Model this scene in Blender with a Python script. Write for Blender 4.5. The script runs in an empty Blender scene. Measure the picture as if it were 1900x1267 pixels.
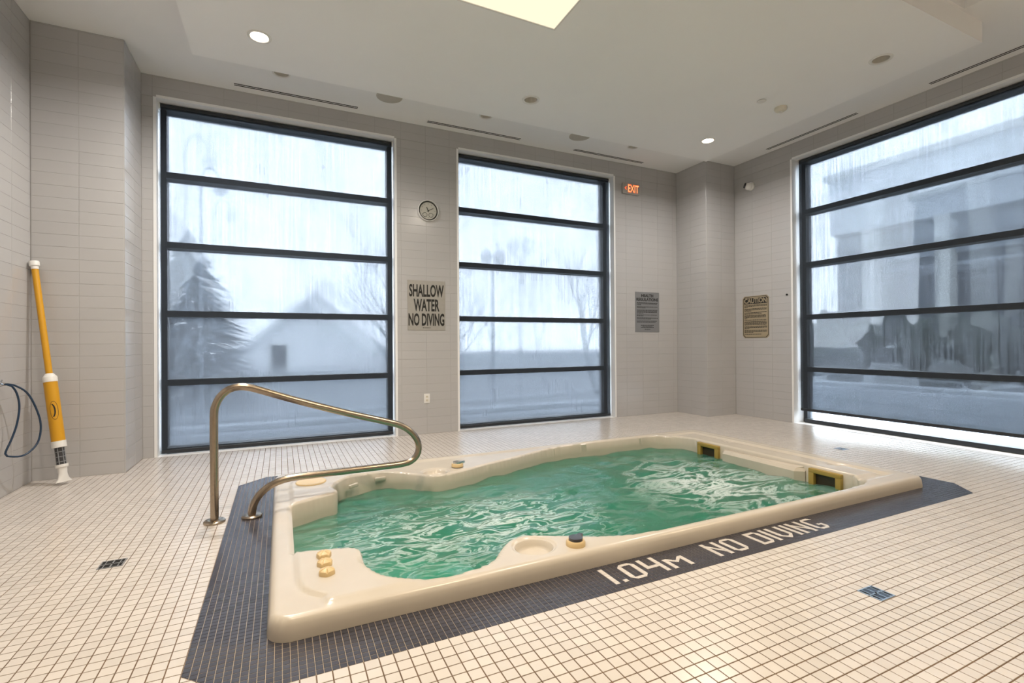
import bpy, bmesh, math, random
import numpy as np
from mathutils import Vector, Matrix, geometry

random.seed(7); np.random.seed(7)
scene = bpy.context.scene
C = scene.collection

# ------------------------------------------------------------------ camera
CAM_H = 1.12
FPX = 904.5                                    # focal length in pixels of the 1900 px wide frame
yaw, pitch, roll = 0.4424, 0.0037, -0.007
fwd = Vector((math.sin(yaw) * math.cos(pitch), math.cos(yaw) * math.cos(pitch), math.sin(pitch)))
rgt = Vector((math.cos(yaw), -math.sin(yaw), 0)); up = rgt.cross(fwd)
r2 = rgt * math.cos(roll) + up * math.sin(roll); u2 = -rgt * math.sin(roll) + up * math.cos(roll)
cam_data = bpy.data.cameras.new('camera'); cam = bpy.data.objects.new('camera', cam_data); C.objects.link(cam)
cam_data.sensor_fit = 'HORIZONTAL'; cam_data.sensor_width = 36.0
cam_data.lens = FPX / 1900 * 36.0; cam_data.clip_start = 0.02; cam_data.clip_end = 300
M = Matrix.Identity(4)
for i in range(3):
    M[i][0], M[i][1], M[i][2] = r2[i], u2[i], -fwd[i]
M.translation = Vector((0, 0, CAM_H)); cam.matrix_world = M
scene.camera = cam

# ------------------------------------------------------------------ exposure, sky
scene.view_settings.view_transform = 'Standard'
scene.view_settings.look = 'None'
scene.view_settings.gamma = 1.0
scene.view_settings.exposure = 1.68
scene.view_settings.use_curve_mapping = False
world = bpy.data.worlds.new('overcast_sky'); scene.world = world; world.use_nodes = True
bg = world.node_tree.nodes['Background']
bg.inputs[0].default_value = (0.86, 0.93, 1.0, 1); bg.inputs[1].default_value = 7.6
cy = scene.cycles
cy.use_denoising = True; cy.max_bounces = 10; cy.diffuse_bounces = 5; cy.glossy_bounces = 4
cy.transparent_max_bounces = 24; cy.transmission_bounces = 6; cy.volume_bounces = 0
cy.sample_clamp_indirect = 6.0; cy.caustics_reflective = False; cy.caustics_refractive = False

# ------------------------------------------------------------------ room measures (metres)
YB, XR, XL, ZC = 5.954, 6.367, -1.881, 3.842      # back wall, right wall, left wall, ceiling
YF = -1.5                                          # front wall, behind the camera
WT = 3.628                                         # top of the window openings
W1 = (-1.132, 1.2606); W2 = (2.0677, 4.5333); W3 = (1.05, 4.4076)
LCX, LCY = -1.248, 5.3746                          # left corner pier
RCX, RCY = 5.7673, 5.3467                          # right corner pier
DEEP = 0.36                                        # depth of the window reveals
ZCL = 3.665                                        # underside of the dropped ceiling

# ------------------------------------------------------------------ helpers
def mesh_obj(name, verts, faces, mat, parent=None, smooth=False):
    me = bpy.data.meshes.new(name)
    me.from_pydata([tuple(v) for v in verts], [], [tuple(f) for f in faces])
    if mat: me.materials.append(mat)
    if smooth:
        me.polygons.foreach_set('use_smooth', [True] * len(me.polygons))
    me.update()
    o = bpy.data.objects.new(name, me); C.objects.link(o)
    if parent: o.parent = parent
    return o

class MB:
    """collects shapes for one mesh"""
    def __init__(s): s.v = []; s.f = []
    def add(s, v, f):
        n = len(s.v); s.v += [tuple(p) for p in v]; s.f += [tuple(i + n for i in q) for q in f]; return s
    def box(s, x0, x1, y0, y1, z0, z1):
        v = [(x, y, z) for z in (z0, z1) for y in (y0, y1) for x in (x0, x1)]
        return s.add(v, [(0, 2, 3, 1), (4, 5, 7, 6), (0, 1, 5, 4), (2, 6, 7, 3), (0, 4, 6, 2), (1, 3, 7, 5)])
    def bbox(s, x0, x1, y0, y1, z0, z1, b):
        """box with chamfered edges"""
        bm = bmesh.new(); bmesh.ops.create_cube(bm, size=1)
        for v in bm.verts:
            v.co = Vector(((x0 + x1) / 2 + v.co.x * (x1 - x0), (y0 + y1) / 2 + v.co.y * (y1 - y0), (z0 + z1) / 2 + v.co.z * (z1 - z0)))
        bmesh.ops.bevel(bm, geom=bm.edges[:], offset=b, segments=2, affect='EDGES', profile=0.5)
        bm.verts.index_update(); s.add([v.co for v in bm.verts], [[v.index for v in f.verts] for f in bm.faces]); bm.free(); return s
    def prism(s, poly, z0, z1):
        n = len(poly)
        v = [(p[0], p[1], z0) for p in poly] + [(p[0], p[1], z1) for p in poly]
        f = [tuple(range(n, 2 * n)), tuple(reversed(range(n)))] + [(i, (i + 1) % n, n + (i + 1) % n, n + i) for i in range(n)]
        return s.add(v, f)
    def lathe(s, prof, n=32, origin=(0, 0, 0), axis='Z', cap=True):
        ox, oy, oz = origin; v = []; f = []
        for r, h in prof:
            for k in range(n):
                a = 2 * math.pi * k / n
                v.append((ox + r * math.cos(a), oy + r * math.sin(a), oz + h))
        for j in range(len(prof) - 1):
            for k in range(n):
                a, b = j * n + k, j * n + (k + 1) % n
                f.append((a, b, b + n, a + n))
        if cap:
            f.append(tuple(reversed(range(n)))); m = (len(prof) - 1) * n; f.append(tuple(range(m, m + n)))
        return s.add(v, f)
    def tube(s, pts, rad, n=12, cap=True):
        pts = [Vector(p) for p in pts]; m = len(pts)
        rad = [rad] * m if not hasattr(rad, '__len__') else rad
        v = []; f = []; ref = None
        for i, p in enumerate(pts):
            t = (pts[min(i + 1, m - 1)] - pts[max(i - 1, 0)]).normalized()
            if ref is None:
                ref = t.orthogonal().normalized()
            ref = (ref - t * ref.dot(t)).normalized(); b = t.cross(ref)
            for k in range(n):
                a = 2 * math.pi * k / n
                v.append(p + (ref * math.cos(a) + b * math.sin(a)) * rad[i])
        for i in range(m - 1):
            for k in range(n):
                a, b2 = i * n + k, i * n + (k + 1) % n
                f.append((a, b2, b2 + n, a + n))
        if cap:
            f.append(tuple(reversed(range(n)))); q = (m - 1) * n; f.append(tuple(range(q, q + n)))
        return s.add(v, f)
    def build(s, name, mat, parent=None, smooth=False, angle=40):
        o = mesh_obj(name, s.v, s.f, mat, parent)
        if smooth:
            me = o.data; me.polygons.foreach_set('use_smooth', [True] * len(me.polygons))
            bm = bmesh.new(); bm.from_mesh(me)
            for e in bm.edges:
                if len(e.link_faces) == 2 and e.calc_face_angle(0) > math.radians(angle): e.smooth = False
            bm.to_mesh(me); bm.free()
        return o

def tag(o, label, cat, group=None):
    o['label'] = label; o['category'] = cat
    if group: o['group'] = group
    return o
def struct(o): o['kind'] = 'structure'; return o
def empty(name, loc=(0, 0, 0), rot=None):
    o = bpy.data.objects.new(name, None); C.objects.link(o); o.empty_display_size = 0.1
    if rot is not None:
        m = rot.to_4x4(); m.translation = Vector(loc); o.matrix_world = m
    else: o.location = loc
    return o
ON_BACK = Matrix(((1, 0, 0), (0, 0, -1), (0, 1, 0)))      # local x,y,z -> world x, z, -y (faces the room)
ON_RIGHT = Matrix(((0, 0, -1), (-1, 0, 0), (0, 1, 0)))    # local x -> -y, y -> z, z -> -x
CEIL = Matrix(((1, 0, 0), (0, -1, 0), (0, 0, -1)))        # local z points down

def rounded(p, r, n=6):
    """round the corners of a polygon; r may be per corner"""
    out = []; m = len(p); rr = r if hasattr(r, '__len__') else [r] * m
    for i in range(m):
        a, b, c = Vector(p[i - 1]), Vector(p[i]), Vector(p[(i + 1) % m])
        d1 = (a - b).normalized(); d2 = (c - b).normalized()
        ang = d1.angle(d2); t = rr[i] / math.tan(ang / 2); ctr = b + (d1 + d2).normalized() * rr[i] / math.sin(ang / 2)
        s, e = b + d1 * t, b + d2 * t
        a0 = math.atan2(s.y - ctr.y, s.x - ctr.x); a1 = math.atan2(e.y - ctr.y, e.x - ctr.x)
        da = (a1 - a0 + math.pi) % (2 * math.pi) - math.pi
        out += [(ctr.x + rr[i] * math.cos(a0 + da * k / n), ctr.y + rr[i] * math.sin(a0 + da * k / n)) for k in range(n + 1)]
    return out
def spline(p, step, closed=False):
    """Catmull-Rom through p, resampled at about step"""
    P = [Vector(q) for q in p]; n = len(P); out = []
    for i in range(n if closed else n - 1):
        g = lambda k: P[k % n] if closed else P[max(0, min(n - 1, k))]
        a, b, c, d = g(i - 1), g(i), g(i + 1), g(i + 2)
        m = max(1, int((c - b).length / step))
        for k in range(m):
            t = k / m
            out.append(0.5 * ((2 * b) + (c - a) * t + (2 * a - 5 * b + 4 * c - d) * t * t + (3 * b - a - 3 * c + d) * t ** 3))
    if not closed: out.append(P[-1])
    return out
def clip(poly, n, d):
    """part of a convex polygon where n.p <= d"""
    out = []
    for i in range(len(poly)):
        a, b = poly[i], poly[(i + 1) % len(poly)]
        da = n[0] * a[0] + n[1] * a[1] - d; db = n[0] * b[0] + n[1] * b[1] - d
        if da <= 0: out.append(a)
        if (da < 0 < db) or (db < 0 < da):
            t = da / (da - db); out.append((a[0] + (b[0] - a[0]) * t, a[1] + (b[1] - a[1]) * t))
    return out
def area(p): return 0.5 * sum(p[i - 1][0] * p[i][1] - p[i][0] * p[i - 1][1] for i in range(len(p)))
def in_view(p, m=0.08):
    d = Vector(p) - Vector((0, 0, CAM_H)); z = d.dot(fwd)
    if z < 0.2: return None
    x, y = d.dot(r2) / z * FPX / 950, d.dot(u2) / z * FPX / 633.5
    return z if abs(x) < 1 + m and abs(y) < 1 + m else None

# ------------------------------------------------------------------ materials
def mat(name, col, rough=0.5, metal=0.0, spec=0.5, noise=0.0, nscale=6.0, bump=0.0, bscale=80.0, island=0.0, coat=0.0):
    m = bpy.data.materials.new(name); m.use_nodes = True; nt = m.node_tree
    b = nt.nodes['Principled BSDF']
    b.inputs['Base Color'].default_value = (*col, 1); b.inputs['Roughness'].default_value = rough
    b.inputs['Metallic'].default_value = metal; b.inputs['Specular IOR Level'].default_value = spec
    b.inputs['Coat Weight'].default_value = coat
    tc = nt.nodes.new('ShaderNodeTexCoord'); last = None
    geo = nt.nodes.new('ShaderNodeNewGeometry')
    if noise > 0:
        n = nt.nodes.new('ShaderNodeTexNoise'); n.inputs['Scale'].default_value = nscale; n.inputs['Detail'].default_value = 5
        nt.links.new(geo.outputs['Position'], n.inputs['Vector'])
        mr = nt.nodes.new('ShaderNodeMapRange'); mr.inputs[1].default_value = 0.3; mr.inputs[2].default_value = 0.7
        mr.inputs[3].default_value = 1 - noise; mr.inputs[4].default_value = 1 + noise
        nt.links.new(n.outputs[0], mr.inputs[0]); last = mr.outputs[0]
    if island > 0:
        oi = nt.nodes.new('ShaderNodeObjectInfo')
        ad = nt.nodes.new('ShaderNodeMath'); ad.operation = 'ADD'
        nt.links.new(geo.outputs['Random Per Island'], ad.inputs[0]); nt.links.new(oi.outputs['Random'], ad.inputs[1])
        fr = nt.nodes.new('ShaderNodeMath'); fr.operation = 'FRACT'; nt.links.new(ad.outputs[0], fr.inputs[0])
        mr = nt.nodes.new('ShaderNodeMapRange'); mr.inputs[3].default_value = 1 - island; mr.inputs[4].default_value = 1 + island
        nt.links.new(fr.outputs[0], mr.inputs[0])
        if last:
            mu = nt.nodes.new('ShaderNodeMath'); mu.operation = 'MULTIPLY'
            nt.links.new(last, mu.inputs[0]); nt.links.new(mr.outputs[0], mu.inputs[1]); last = mu.outputs[0]
        else: last = mr.outputs[0]
    if last:
        vm = nt.nodes.new('ShaderNodeVectorMath'); vm.operation = 'SCALE'; vm.inputs[0].default_value = col
        nt.links.new(last, vm.inputs['Scale']); nt.links.new(vm.outputs[0], b.inputs['Base Color'])
    if bump > 0:
        n = nt.nodes.new('ShaderNodeTexNoise'); n.inputs['Scale'].default_value = bscale
        nt.links.new(geo.outputs['Position'], n.inputs['Vector'])
        bp = nt.nodes.new('ShaderNodeBump'); bp.inputs['Strength'].default_value = bump; bp.inputs['Distance'].default_value = 0.002
        nt.links.new(n.outputs[0], bp.inputs['Height']); nt.links.new(bp.outputs[0], b.inputs['Normal'])
    return m
def emit(name, col, strength):
    m = bpy.data.materials.new(name); m.use_nodes = True; nt = m.node_tree; nt.nodes.remove(nt.nodes['Principled BSDF'])
    e = nt.nodes.new('ShaderNodeEmission'); e.inputs[0].default_value = (*col, 1); e.inputs[1].default_value = strength
    nt.links.new(e.outputs[0], nt.nodes['Material Output'].inputs[0]); return m

m_tile = mat('white_mosaic_tile', (0.63, 0.59, 0.555), 0.24, spec=0.7, island=0.05, noise=0.03, nscale=3)
m_dark = mat('charcoal_mosaic_tile', (0.044, 0.044, 0.058), 0.26, island=0.12)
m_grout = mat('brown_grout', (0.13, 0.08, 0.045), 0.8, noise=0.2, nscale=4)
m_grout2 = mat('sand_grout', (0.36, 0.29, 0.22), 0.8)
m_walltile = mat('wall_tile_glaze', (0.475, 0.470, 0.475), 0.2, island=0.012, noise=0.015, nscale=2)
m_walljoint = mat('wall_joint', (0.385, 0.375, 0.37), 0.7)
m_paint_shaded = mat('ceiling_paint_shaded', (0.875, 0.88, 0.885), 0.7, noise=0.015, nscale=1.5)  # greyed to paint in the shade above the dropped panel
m_paint2 = mat('ceiling_panel_paint', (0.93, 0.935, 0.94), 0.6, noise=0.015, nscale=1.5)
m_reveal = mat('white_reveal_paint', (0.85, 0.86, 0.87), 0.45)
m_frame = mat('black_aluminium', (0.022, 0.026, 0.032), 0.35, spec=0.5)
m_acrylic = mat('cream_acrylic', (0.565, 0.515, 0.445), 0.24, noise=0.03, nscale=5, bump=0.03, bscale=300)
m_acrylic2 = mat('yellowed_plastic', (0.66, 0.50, 0.27), 0.35)
m_jet = mat('mustard_plastic', (0.36, 0.25, 0.06), 0.35)
m_brownhole = mat('dark_brown_cavity', (0.035, 0.022, 0.01), 0.5)
m_steel = mat('brushed_steel', (0.40, 0.33, 0.255), 0.25, metal=1.0, noise=0.06, nscale=60)
m_chrome = mat('chrome', (0.6, 0.62, 0.64), 0.12, metal=1.0)
m_lever = mat('charcoal_plastic', (0.05, 0.05, 0.055), 0.25)
m_white = mat('white_plastic', (0.78, 0.77, 0.75), 0.35)
m_beige = mat('ivory_plastic', (0.72, 0.68, 0.58), 0.4)
m_speaker = mat('speaker_grille_paint', (0.50, 0.47, 0.41), 0.6)
m_yellow = mat('yellow_pvc', (0.62, 0.31, 0.012), 0.35)
m_black = mat('black_print', (0.012, 0.012, 0.012), 0.45)
m_hose = mat('dark_blue_hose', (0.012, 0.035, 0.075), 0.35)
m_blue = mat('blue_step_marker', (0.015, 0.04, 0.12), 0.4)
m_plate = mat('brushed_sign_plate', (0.40, 0.385, 0.36), 0.42, metal=0.35, noise=0.04, nscale=20)
m_plate2 = mat('dark_sign_plate', (0.27, 0.275, 0.285), 0.42, metal=0.35)
m_tan = mat('tan_sign_plate', (0.36, 0.30, 0.205), 0.4)
m_face = mat('clock_face', (0.50, 0.49, 0.44), 0.5)
m_drain = mat('dull_steel', (0.10, 0.13, 0.17), 0.3, metal=0.9)
m_drain2 = mat('pale_steel', (0.42, 0.52, 0.62), 0.3, metal=0.8)
m_hole = mat('black_cavity', (0.004, 0.004, 0.004), 0.8)
m_refl = mat('downlight_reflector', (0.62, 0.59, 0.54), 0.25, spec=0.8)
m_warm = emit('warm_lamp', (1.0, 0.84, 0.62), 12)
m_reflection = emit('cream_reflection_glow', (1.0, 0.87, 0.64), 0.36)  # glow of a reflected corridor ceiling, not a lamp
m_exit = emit('red_exit_glow', (1.0, 0.10, 0.03), 0.55)
m_exitcore = emit('orange_exit_glow', (1.0, 0.33, 0.12), 0.62)

def glass_mat(name, fog, run, zscale, patch):
    """condensation: a veil of droplets that blurs the view, streaked where water ran down"""
    m = bpy.data.materials.new(name); m.use_nodes = True; nt = m.node_tree; nt.nodes.remove(nt.nodes['Principled BSDF'])
    tr = nt.nodes.new('ShaderNodeBsdfTransparent'); tr.inputs[0].default_value = (0.97, 0.985, 0.99, 1)
    rf = nt.nodes.new('ShaderNodeBsdfRefraction'); rf.inputs['Roughness'].default_value = 0.07; rf.inputs['IOR'].default_value = 1.33
    rf.inputs[0].default_value = (0.97, 0.985, 0.99, 1)
    bl = nt.nodes.new('ShaderNodeMixShader'); bl.inputs[0].default_value = BLUR
    nt.links.new(tr.outputs[0], bl.inputs[1]); nt.links.new(rf.outputs[0], bl.inputs[2])
    tl = nt.nodes.new('ShaderNodeBsdfTranslucent'); tl.inputs[0].default_value = (0.64, 0.66, 0.69, 1)
    gl = nt.nodes.new('ShaderNodeBsdfGlossy'); gl.inputs['Roughness'].default_value = 0.08
    geo = nt.nodes.new('ShaderNodeNewGeometry')
    def ns(vec, det):
        vm = nt.nodes.new('ShaderNodeVectorMath'); vm.operation = 'MULTIPLY'; vm.inputs[1].default_value = vec
        nt.links.new(geo.outputs['Position'], vm.inputs[0])
        n = nt.nodes.new('ShaderNodeTexNoise'); n.inputs['Scale'].default_value = 1.0; n.inputs['Detail'].default_value = det
        nt.links.new(vm.outputs[0], n.inputs['Vector']); return n.outputs[0]
    def rng(x, a0, a1, b0, b1):
        a = nt.nodes.new('ShaderNodeMapRange'); a.inputs[1].default_value = a0; a.inputs[2].default_value = a1
        a.inputs[3].default_value = b0; a.inputs[4].default_value = b1; nt.links.new(x, a.inputs[0]); return a.outputs[0]
    streak = rng(ns((60, 60, zscale), 3), .36, .56, fog - run, fog)
    cloud = rng(ns((1.6, 1.6, 1.2), 4), .35, .65, 1 - patch, 1 + patch)
    mu = nt.nodes.new('ShaderNodeMath'); mu.operation = 'MULTIPLY'; mu.use_clamp = True
    nt.links.new(streak, mu.inputs[0]); nt.links.new(cloud, mu.inputs[1])
    mx = nt.nodes.new('ShaderNodeMixShader'); nt.links.new(mu.outputs[0], mx.inputs[0])
    nt.links.new(bl.outputs[0], mx.inputs[1]); nt.links.new(tl.outputs[0], mx.inputs[2])
    m2 = nt.nodes.new('ShaderNodeMixShader'); m2.inputs[0].default_value = 0.03
    nt.links.new(mx.outputs[0], m2.inputs[1]); nt.links.new(gl.outputs[0], m2.inputs[2])
    nt.links.new(m2.outputs[0], nt.nodes['Material Output'].inputs[0]); return m
BLUR = 0.5
m_glass = glass_mat('fogged_glass', 0.30, 0.10, 1.0, .2)
m_glass3 = glass_mat('fogged_glass_right', 0.20, 0.16, 1.6, .5)

def shade_mat():
    m = bpy.data.materials.new('grey_screen_fabric'); m.use_nodes = True; nt = m.node_tree; nt.nodes.remove(nt.nodes['Principled BSDF'])
    tr = nt.nodes.new('ShaderNodeBsdfTransparent'); tr.inputs[0].default_value = (0.93, 0.96, 1.0, 1)
    df = nt.nodes.new('ShaderNodeBsdfDiffuse'); df.inputs[0].default_value = (0.05, 0.06, 0.075, 1)
    mx = nt.nodes.new('ShaderNodeMixShader'); mx.inputs[0].default_value = 0.715
    nt.links.new(tr.outputs[0], mx.inputs[1]); nt.links.new(df.outputs[0], mx.inputs[2])
    nt.links.new(mx.outputs[0], nt.nodes['Material Output'].inputs[0]); return m
m_shade = shade_mat()

def water_mat():
    m = bpy.data.materials.new('green_water'); m.use_nodes = True; nt = m.node_tree; nt.nodes.remove(nt.nodes['Principled BSDF'])
    out = nt.nodes['Material Output']; geo = nt.nodes.new('ShaderNodeNewGeometry')
    n = nt.nodes.new('ShaderNodeTexNoise'); n.inputs['Scale'].default_value = 22; n.inputs['Detail'].default_value = 4; n.inputs['Distortion'].default_value = 1.2
    nt.links.new(geo.outputs['Position'], n.inputs['Vector'])
    bp = nt.nodes.new('ShaderNodeBump'); bp.inputs['Strength'].default_value = 0.5; bp.inputs['Distance'].default_value = 0.012
    nt.links.new(n.outputs[0], bp.inputs['Height'])
    fr = nt.nodes.new('ShaderNodeFresnel'); fr.inputs[0].default_value = 1.45; nt.links.new(bp.outputs[0], fr.inputs['Normal'])
    gl = nt.nodes.new('ShaderNodeBsdfGlossy'); gl.inputs['Roughness'].default_value = 0.03; nt.links.new(bp.outputs[0], gl.inputs['Normal'])
    def node(t, **k):
        n_ = nt.nodes.new(t)
        for a_, v_ in k.items(): setattr(n_, a_, v_)
        return n_
    def math_(op, a_, b_=None, clamp=False):
        m_ = node('ShaderNodeMath', operation=op, use_clamp=clamp)
        for i_, x_ in enumerate((a_, b_)):
            if x_ is None: continue
            if isinstance(x_, (int, float)): m_.inputs[i_].default_value = x_
            else: nt.links.new(x_, m_.inputs[i_])
        return m_.outputs[0]
    tr = node('ShaderNodeBsdfTransparent')
    murk = node('ShaderNodeBsdfDiffuse'); murk.inputs[0].default_value = (0.06, 0.38, 0.26, 1)      # fine bubbles and silt in suspension
    mk = node('ShaderNodeMixShader'); mk.inputs[0].default_value = 0.36
    nt.links.new(tr.outputs[0], mk.inputs[1]); nt.links.new(murk.outputs[0], mk.inputs[2])
    mx = node('ShaderNodeMixShader'); nt.links.new(fr.outputs[0], mx.inputs[0])
    nt.links.new(mk.outputs[0], mx.inputs[1]); nt.links.new(gl.outputs[0], mx.inputs[2])
    # white mask: long foam streaks from the jets at the right, painted window glints elsewhere
    sp = node('ShaderNodeSeparateXYZ'); nt.links.new(geo.outputs['Position'], sp.inputs[0])
    def noise_(scale, det, rough, dist, stretch):
        v_ = node('ShaderNodeVectorMath', operation='MULTIPLY'); v_.inputs[1].default_value = stretch; nt.links.new(geo.outputs['Position'], v_.inputs[0])
        w_ = node('ShaderNodeTexNoise'); w_.inputs['Scale'].default_value = scale; w_.inputs['Detail'].default_value = det; w_.inputs['Roughness'].default_value = rough; w_.inputs['Distortion'].default_value = dist
        nt.links.new(v_.outputs[0], w_.inputs['Vector']); return w_.outputs[0]
    def bump_(cx_, cy_, sx_, sy_):
        dx = math_('DIVIDE', math_('SUBTRACT', sp.outputs[0], cx_), sx_); dy = math_('DIVIDE', math_('SUBTRACT', sp.outputs[1], cy_), sy_)
        return math_('POWER', 2.718, math_('MULTIPLY', math_('ADD', math_('MULTIPLY', dx, dx), math_('MULTIPLY', dy, dy)), -1.0))
    ridge = math_('SUBTRACT', 1.0, math_('MULTIPLY', math_('ABSOLUTE', math_('SUBTRACT', noise_(3.4, 6, .64, .8, (.6, 1.4, 1)), .5)), 15.0), True)
    f1 = math_('MULTIPLY', math_('MULTIPLY', ridge, bump_(3.25, 2.95, .60, .70)), .7)
    r2_ = math_('SUBTRACT', 1.0, math_('MULTIPLY', math_('ABSOLUTE', math_('SUBTRACT', noise_(8.5, 5, .62, .9, (.55, 1.5, 1)), .5)), 17.0), True)
    f2 = math_('MULTIPLY', math_('MULTIPLY', r2_, math_('ADD', bump_(1.42, 2.95, .55, .50), math_('MULTIPLY', bump_(.62, 2.95, .45, .5), .7))), .62)
    foam_glints = math_('MAXIMUM', f1, f2, True)
    df = node('ShaderNodeBsdfDiffuse'); df.inputs[0].default_value = (0.84, 0.92, 0.95, 1)
    m2 = node('ShaderNodeMixShader'); nt.links.new(foam_glints, m2.inputs[0])
    nt.links.new(mx.outputs[0], m2.inputs[1]); nt.links.new(df.outputs[0], m2.inputs[2])
    nt.links.new(m2.outputs[0], out.inputs[0])
    va = nt.nodes.new('ShaderNodeVolumeAbsorption'); va.inputs[0].default_value = (0.0, 0.90, 0.73, 1); va.inputs[1].default_value = 1.1
    nt.links.new(va.outputs[0], out.inputs[1]); return m
m_water = water_mat()

# ------------------------------------------------------------------ daylight openings (sampling portals for the sky)
def portal(loc, rot, sx, sy):
    d = bpy.data.lights.new('window_daylight', 'AREA'); d.shape = 'RECTANGLE'; d.size = sx; d.size_y = sy; d.cycles.is_portal = True
    o = bpy.data.objects.new('window_daylight', d); C.objects.link(o); o.location = loc; o.rotation_euler = rot
for w in (W1, W2):
    portal(((w[0] + w[1]) / 2, YB + DEEP + 0.02, WT / 2), (math.radians(-90), 0, 0), w[1] - w[0], WT)
portal((XR + DEEP + 0.02, (W3[0] + W3[1]) / 2, WT / 2), (math.radians(90), 0, math.radians(90)), W3[1] - W3[0], WT)

# ------------------------------------------------------------------ floor
PX0, PX1, PY0, PY1 = -0.05, 4.44, 2.03, 4.34        # outer edge of the spa rim
PITCH = 0.0518; GX, GY = -0.312, 1.786; HP = PITCH / 2; JW = 0.0042
mb = MB()
hx0, hx1, hy0, hy1 = PX0 + 0.03, PX1 - 0.03, PY0 + 0.03, PY1 - 0.03
for a in ((XL - .3, hx0, YF - .3, YB + DEEP), (hx1, XR + DEEP, YF - .3, YB + DEEP), (hx0, hx1, YF - .3, hy0), (hx0, hx1, hy1, YB + DEEP)):
    mb.box(*a, -0.15, -0.0016)
floor = struct(mb.build('floor', m_grout))
# chamfered dark border round the spa, as half planes n.p <= d
ox0, ox1, oy0, oy1 = GX, GX + PITCH * 98, GY, GY + PITCH * 55
ch = 0.190
octa = [((-1, 0), -ox0), ((1, 0), ox1), ((0, -1), -oy0), ((0, 1), oy1)]
q = math.sqrt(.5)
octa += [((-q, -q), q * (-ox0 - oy0 - ch)), ((q, -q), q * (ox1 - oy0 - ch)), ((-q, q), q * (-ox0 + oy1 - ch)), ((q, q), q * (ox1 + oy1 - ch))]
opoly = [(ox0 - 1, oy0 - 1), (ox1 + 1, oy0 - 1), (ox1 + 1, oy1 + 1), (ox0 - 1, oy1 + 1)]
for n_, d_ in octa: opoly = clip(opoly, n_, d_)
bmg = MB()
cut = [((-1, 0), -hx0), ((1, 0), hx1), ((0, -1), -hy0), ((0, 1), hy1)]
for piece in (clip(opoly, (1, 0), hx0), clip(opoly, (-1, 0), -hx1),
              clip(clip(clip(opoly, (-1, 0), -hx0), (1, 0), hx1), (0, 1), hy0),
              clip(clip(clip(opoly, (-1, 0), -hx0), (1, 0), hx1), (0, -1), -hy1)):
    bmg.prism(piece, -0.01, -0.0012)
bmg.build('border_grout', m_grout2, floor)
def dist_oct(p): return max(n_[0] * p[0] + n_[1] * p[1] - d_ for n_, d_ in octa)
JIN = 0.05
def in_pool(x0, x1, y0, y1): return x0 > PX0 + JIN and x1 < PX1 - JIN and y0 > PY0 + JIN and y1 < PY1 - JIN
def tiles(pitch, joint, x0, x1, y0, y1, inside):
    full, part = [], []
    i0, i1 = math.floor((x0 - GX) / pitch), math.ceil((x1 - GX) / pitch)
    j0, j1 = math.floor((y0 - GY) / pitch), math.ceil((y1 - GY) / pitch)
    for i in range(i0, i1):
        for j in range(j0, j1):
            a, b = GX + i * pitch, GY + j * pitch
            if in_pool(a, a + pitch, b, b + pitch): continue
            ds = [dist_oct(c) for c in ((a, b), (a + pitch, b), (a + pitch, b + pitch), (a, b + pitch))]
            g = joint / 2
            p = [(a + g, b + g), (a + pitch - g, b + g), (a + pitch - g, b + pitch - g), (a + g, b + pitch - g)]
            lo, hi = (min(ds), max(ds)) if inside else (-max(ds), -min(ds))
            if lo >= -1e-6: continue
            whole = hi <= 1e-6
            for n_, d_ in ((( -1, 0), -x0), ((1, 0), x1), ((0, -1), -y0), ((0, 1), y1)):
                if any(n_[0] * c[0] + n_[1] * c[1] > d_ for c in p): p = clip(p, n_, d_); whole = False
            if not whole and hi > 1e-6 and p:
                if inside:
                    for n_, d_ in octa: p = clip(p, n_, d_ - g)
                else:
                    c = (a + pitch / 2, b + pitch / 2)
                    n_, d_ = max(octa, key=lambda k: k[0][0] * c[0] + k[0][1] * c[1] - k[1])
                    p = clip(p, (-n_[0], -n_[1]), -(d_ + g))
            if len(p) < 3 or abs(area(p)) < 2e-5: continue
            (full if whole else part).append(p)
    return full, part
def lay(full, part, size, name, stuffname, material, limit, zt=0.0):
    """the nearest whole pieces become objects, the rest one joined part"""
    rank = []
    for k, p in enumerate(full):
        z = in_view((p[0][0], p[0][1], 0))
        if z: rank.append((z, k))
    rank.sort(); near = set(k for _, k in rank[:limit])
    me = None
    for k in near:
        p = full[k]
        if me is None:
            w = p[1][0] - p[0][0]; c = 0.0008
            t = MB(); v = []
            v = [(0, 0, -.006), (w, 0, -.006), (w, w, -.006), (0, w, -.006), (0, 0, -c), (w, 0, -c), (w, w, -c), (0, w, -c), (c, c, 0), (w - c, c, 0), (w - c, w - c, 0), (c, w - c, 0)]
            t.add(v, [(8, 9, 10, 11)] + [(i + o, (i + 1) % 4 + o, (i + 1) % 4 + o + 4, i + o + 4) for o in (0, 4) for i in range(4)])
            o = t.build(name, material, floor); me = o.data
        else:
            o = bpy.data.objects.new(name, me); C.objects.link(o); o.parent = floor
        o.location = (p[0][0], p[0][1], zt)
    V, F = [], []
    for k, p in enumerate(full + part):
        if k in near and k < len(full): continue
        n = len(V); m = len(p)
        V += [(a, b, -0.006 + zt) for a, b in p] + [(a, b, zt) for a, b in p]
        F.append(tuple(range(n + m, n + 2 * m)))
        F += [(n + i, n + (i + 1) % m, n + m + (i + 1) % m, n + m + i) for i in range(m)]
    o = mesh_obj(stuffname, V, F, material, floor); o['kind'] = 'stuff'
lay(*tiles(PITCH, JW, XL + .002, XR + .0, -1.0, YB, False), PITCH, 'floor_tile', 'small_floor_tiles', m_tile, 290)
lay(*tiles(HP, 0.0022, ox0, ox1, oy0, oy1, True), HP, 'dark_tile', 'small_dark_tiles', m_dark, 200)

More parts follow.
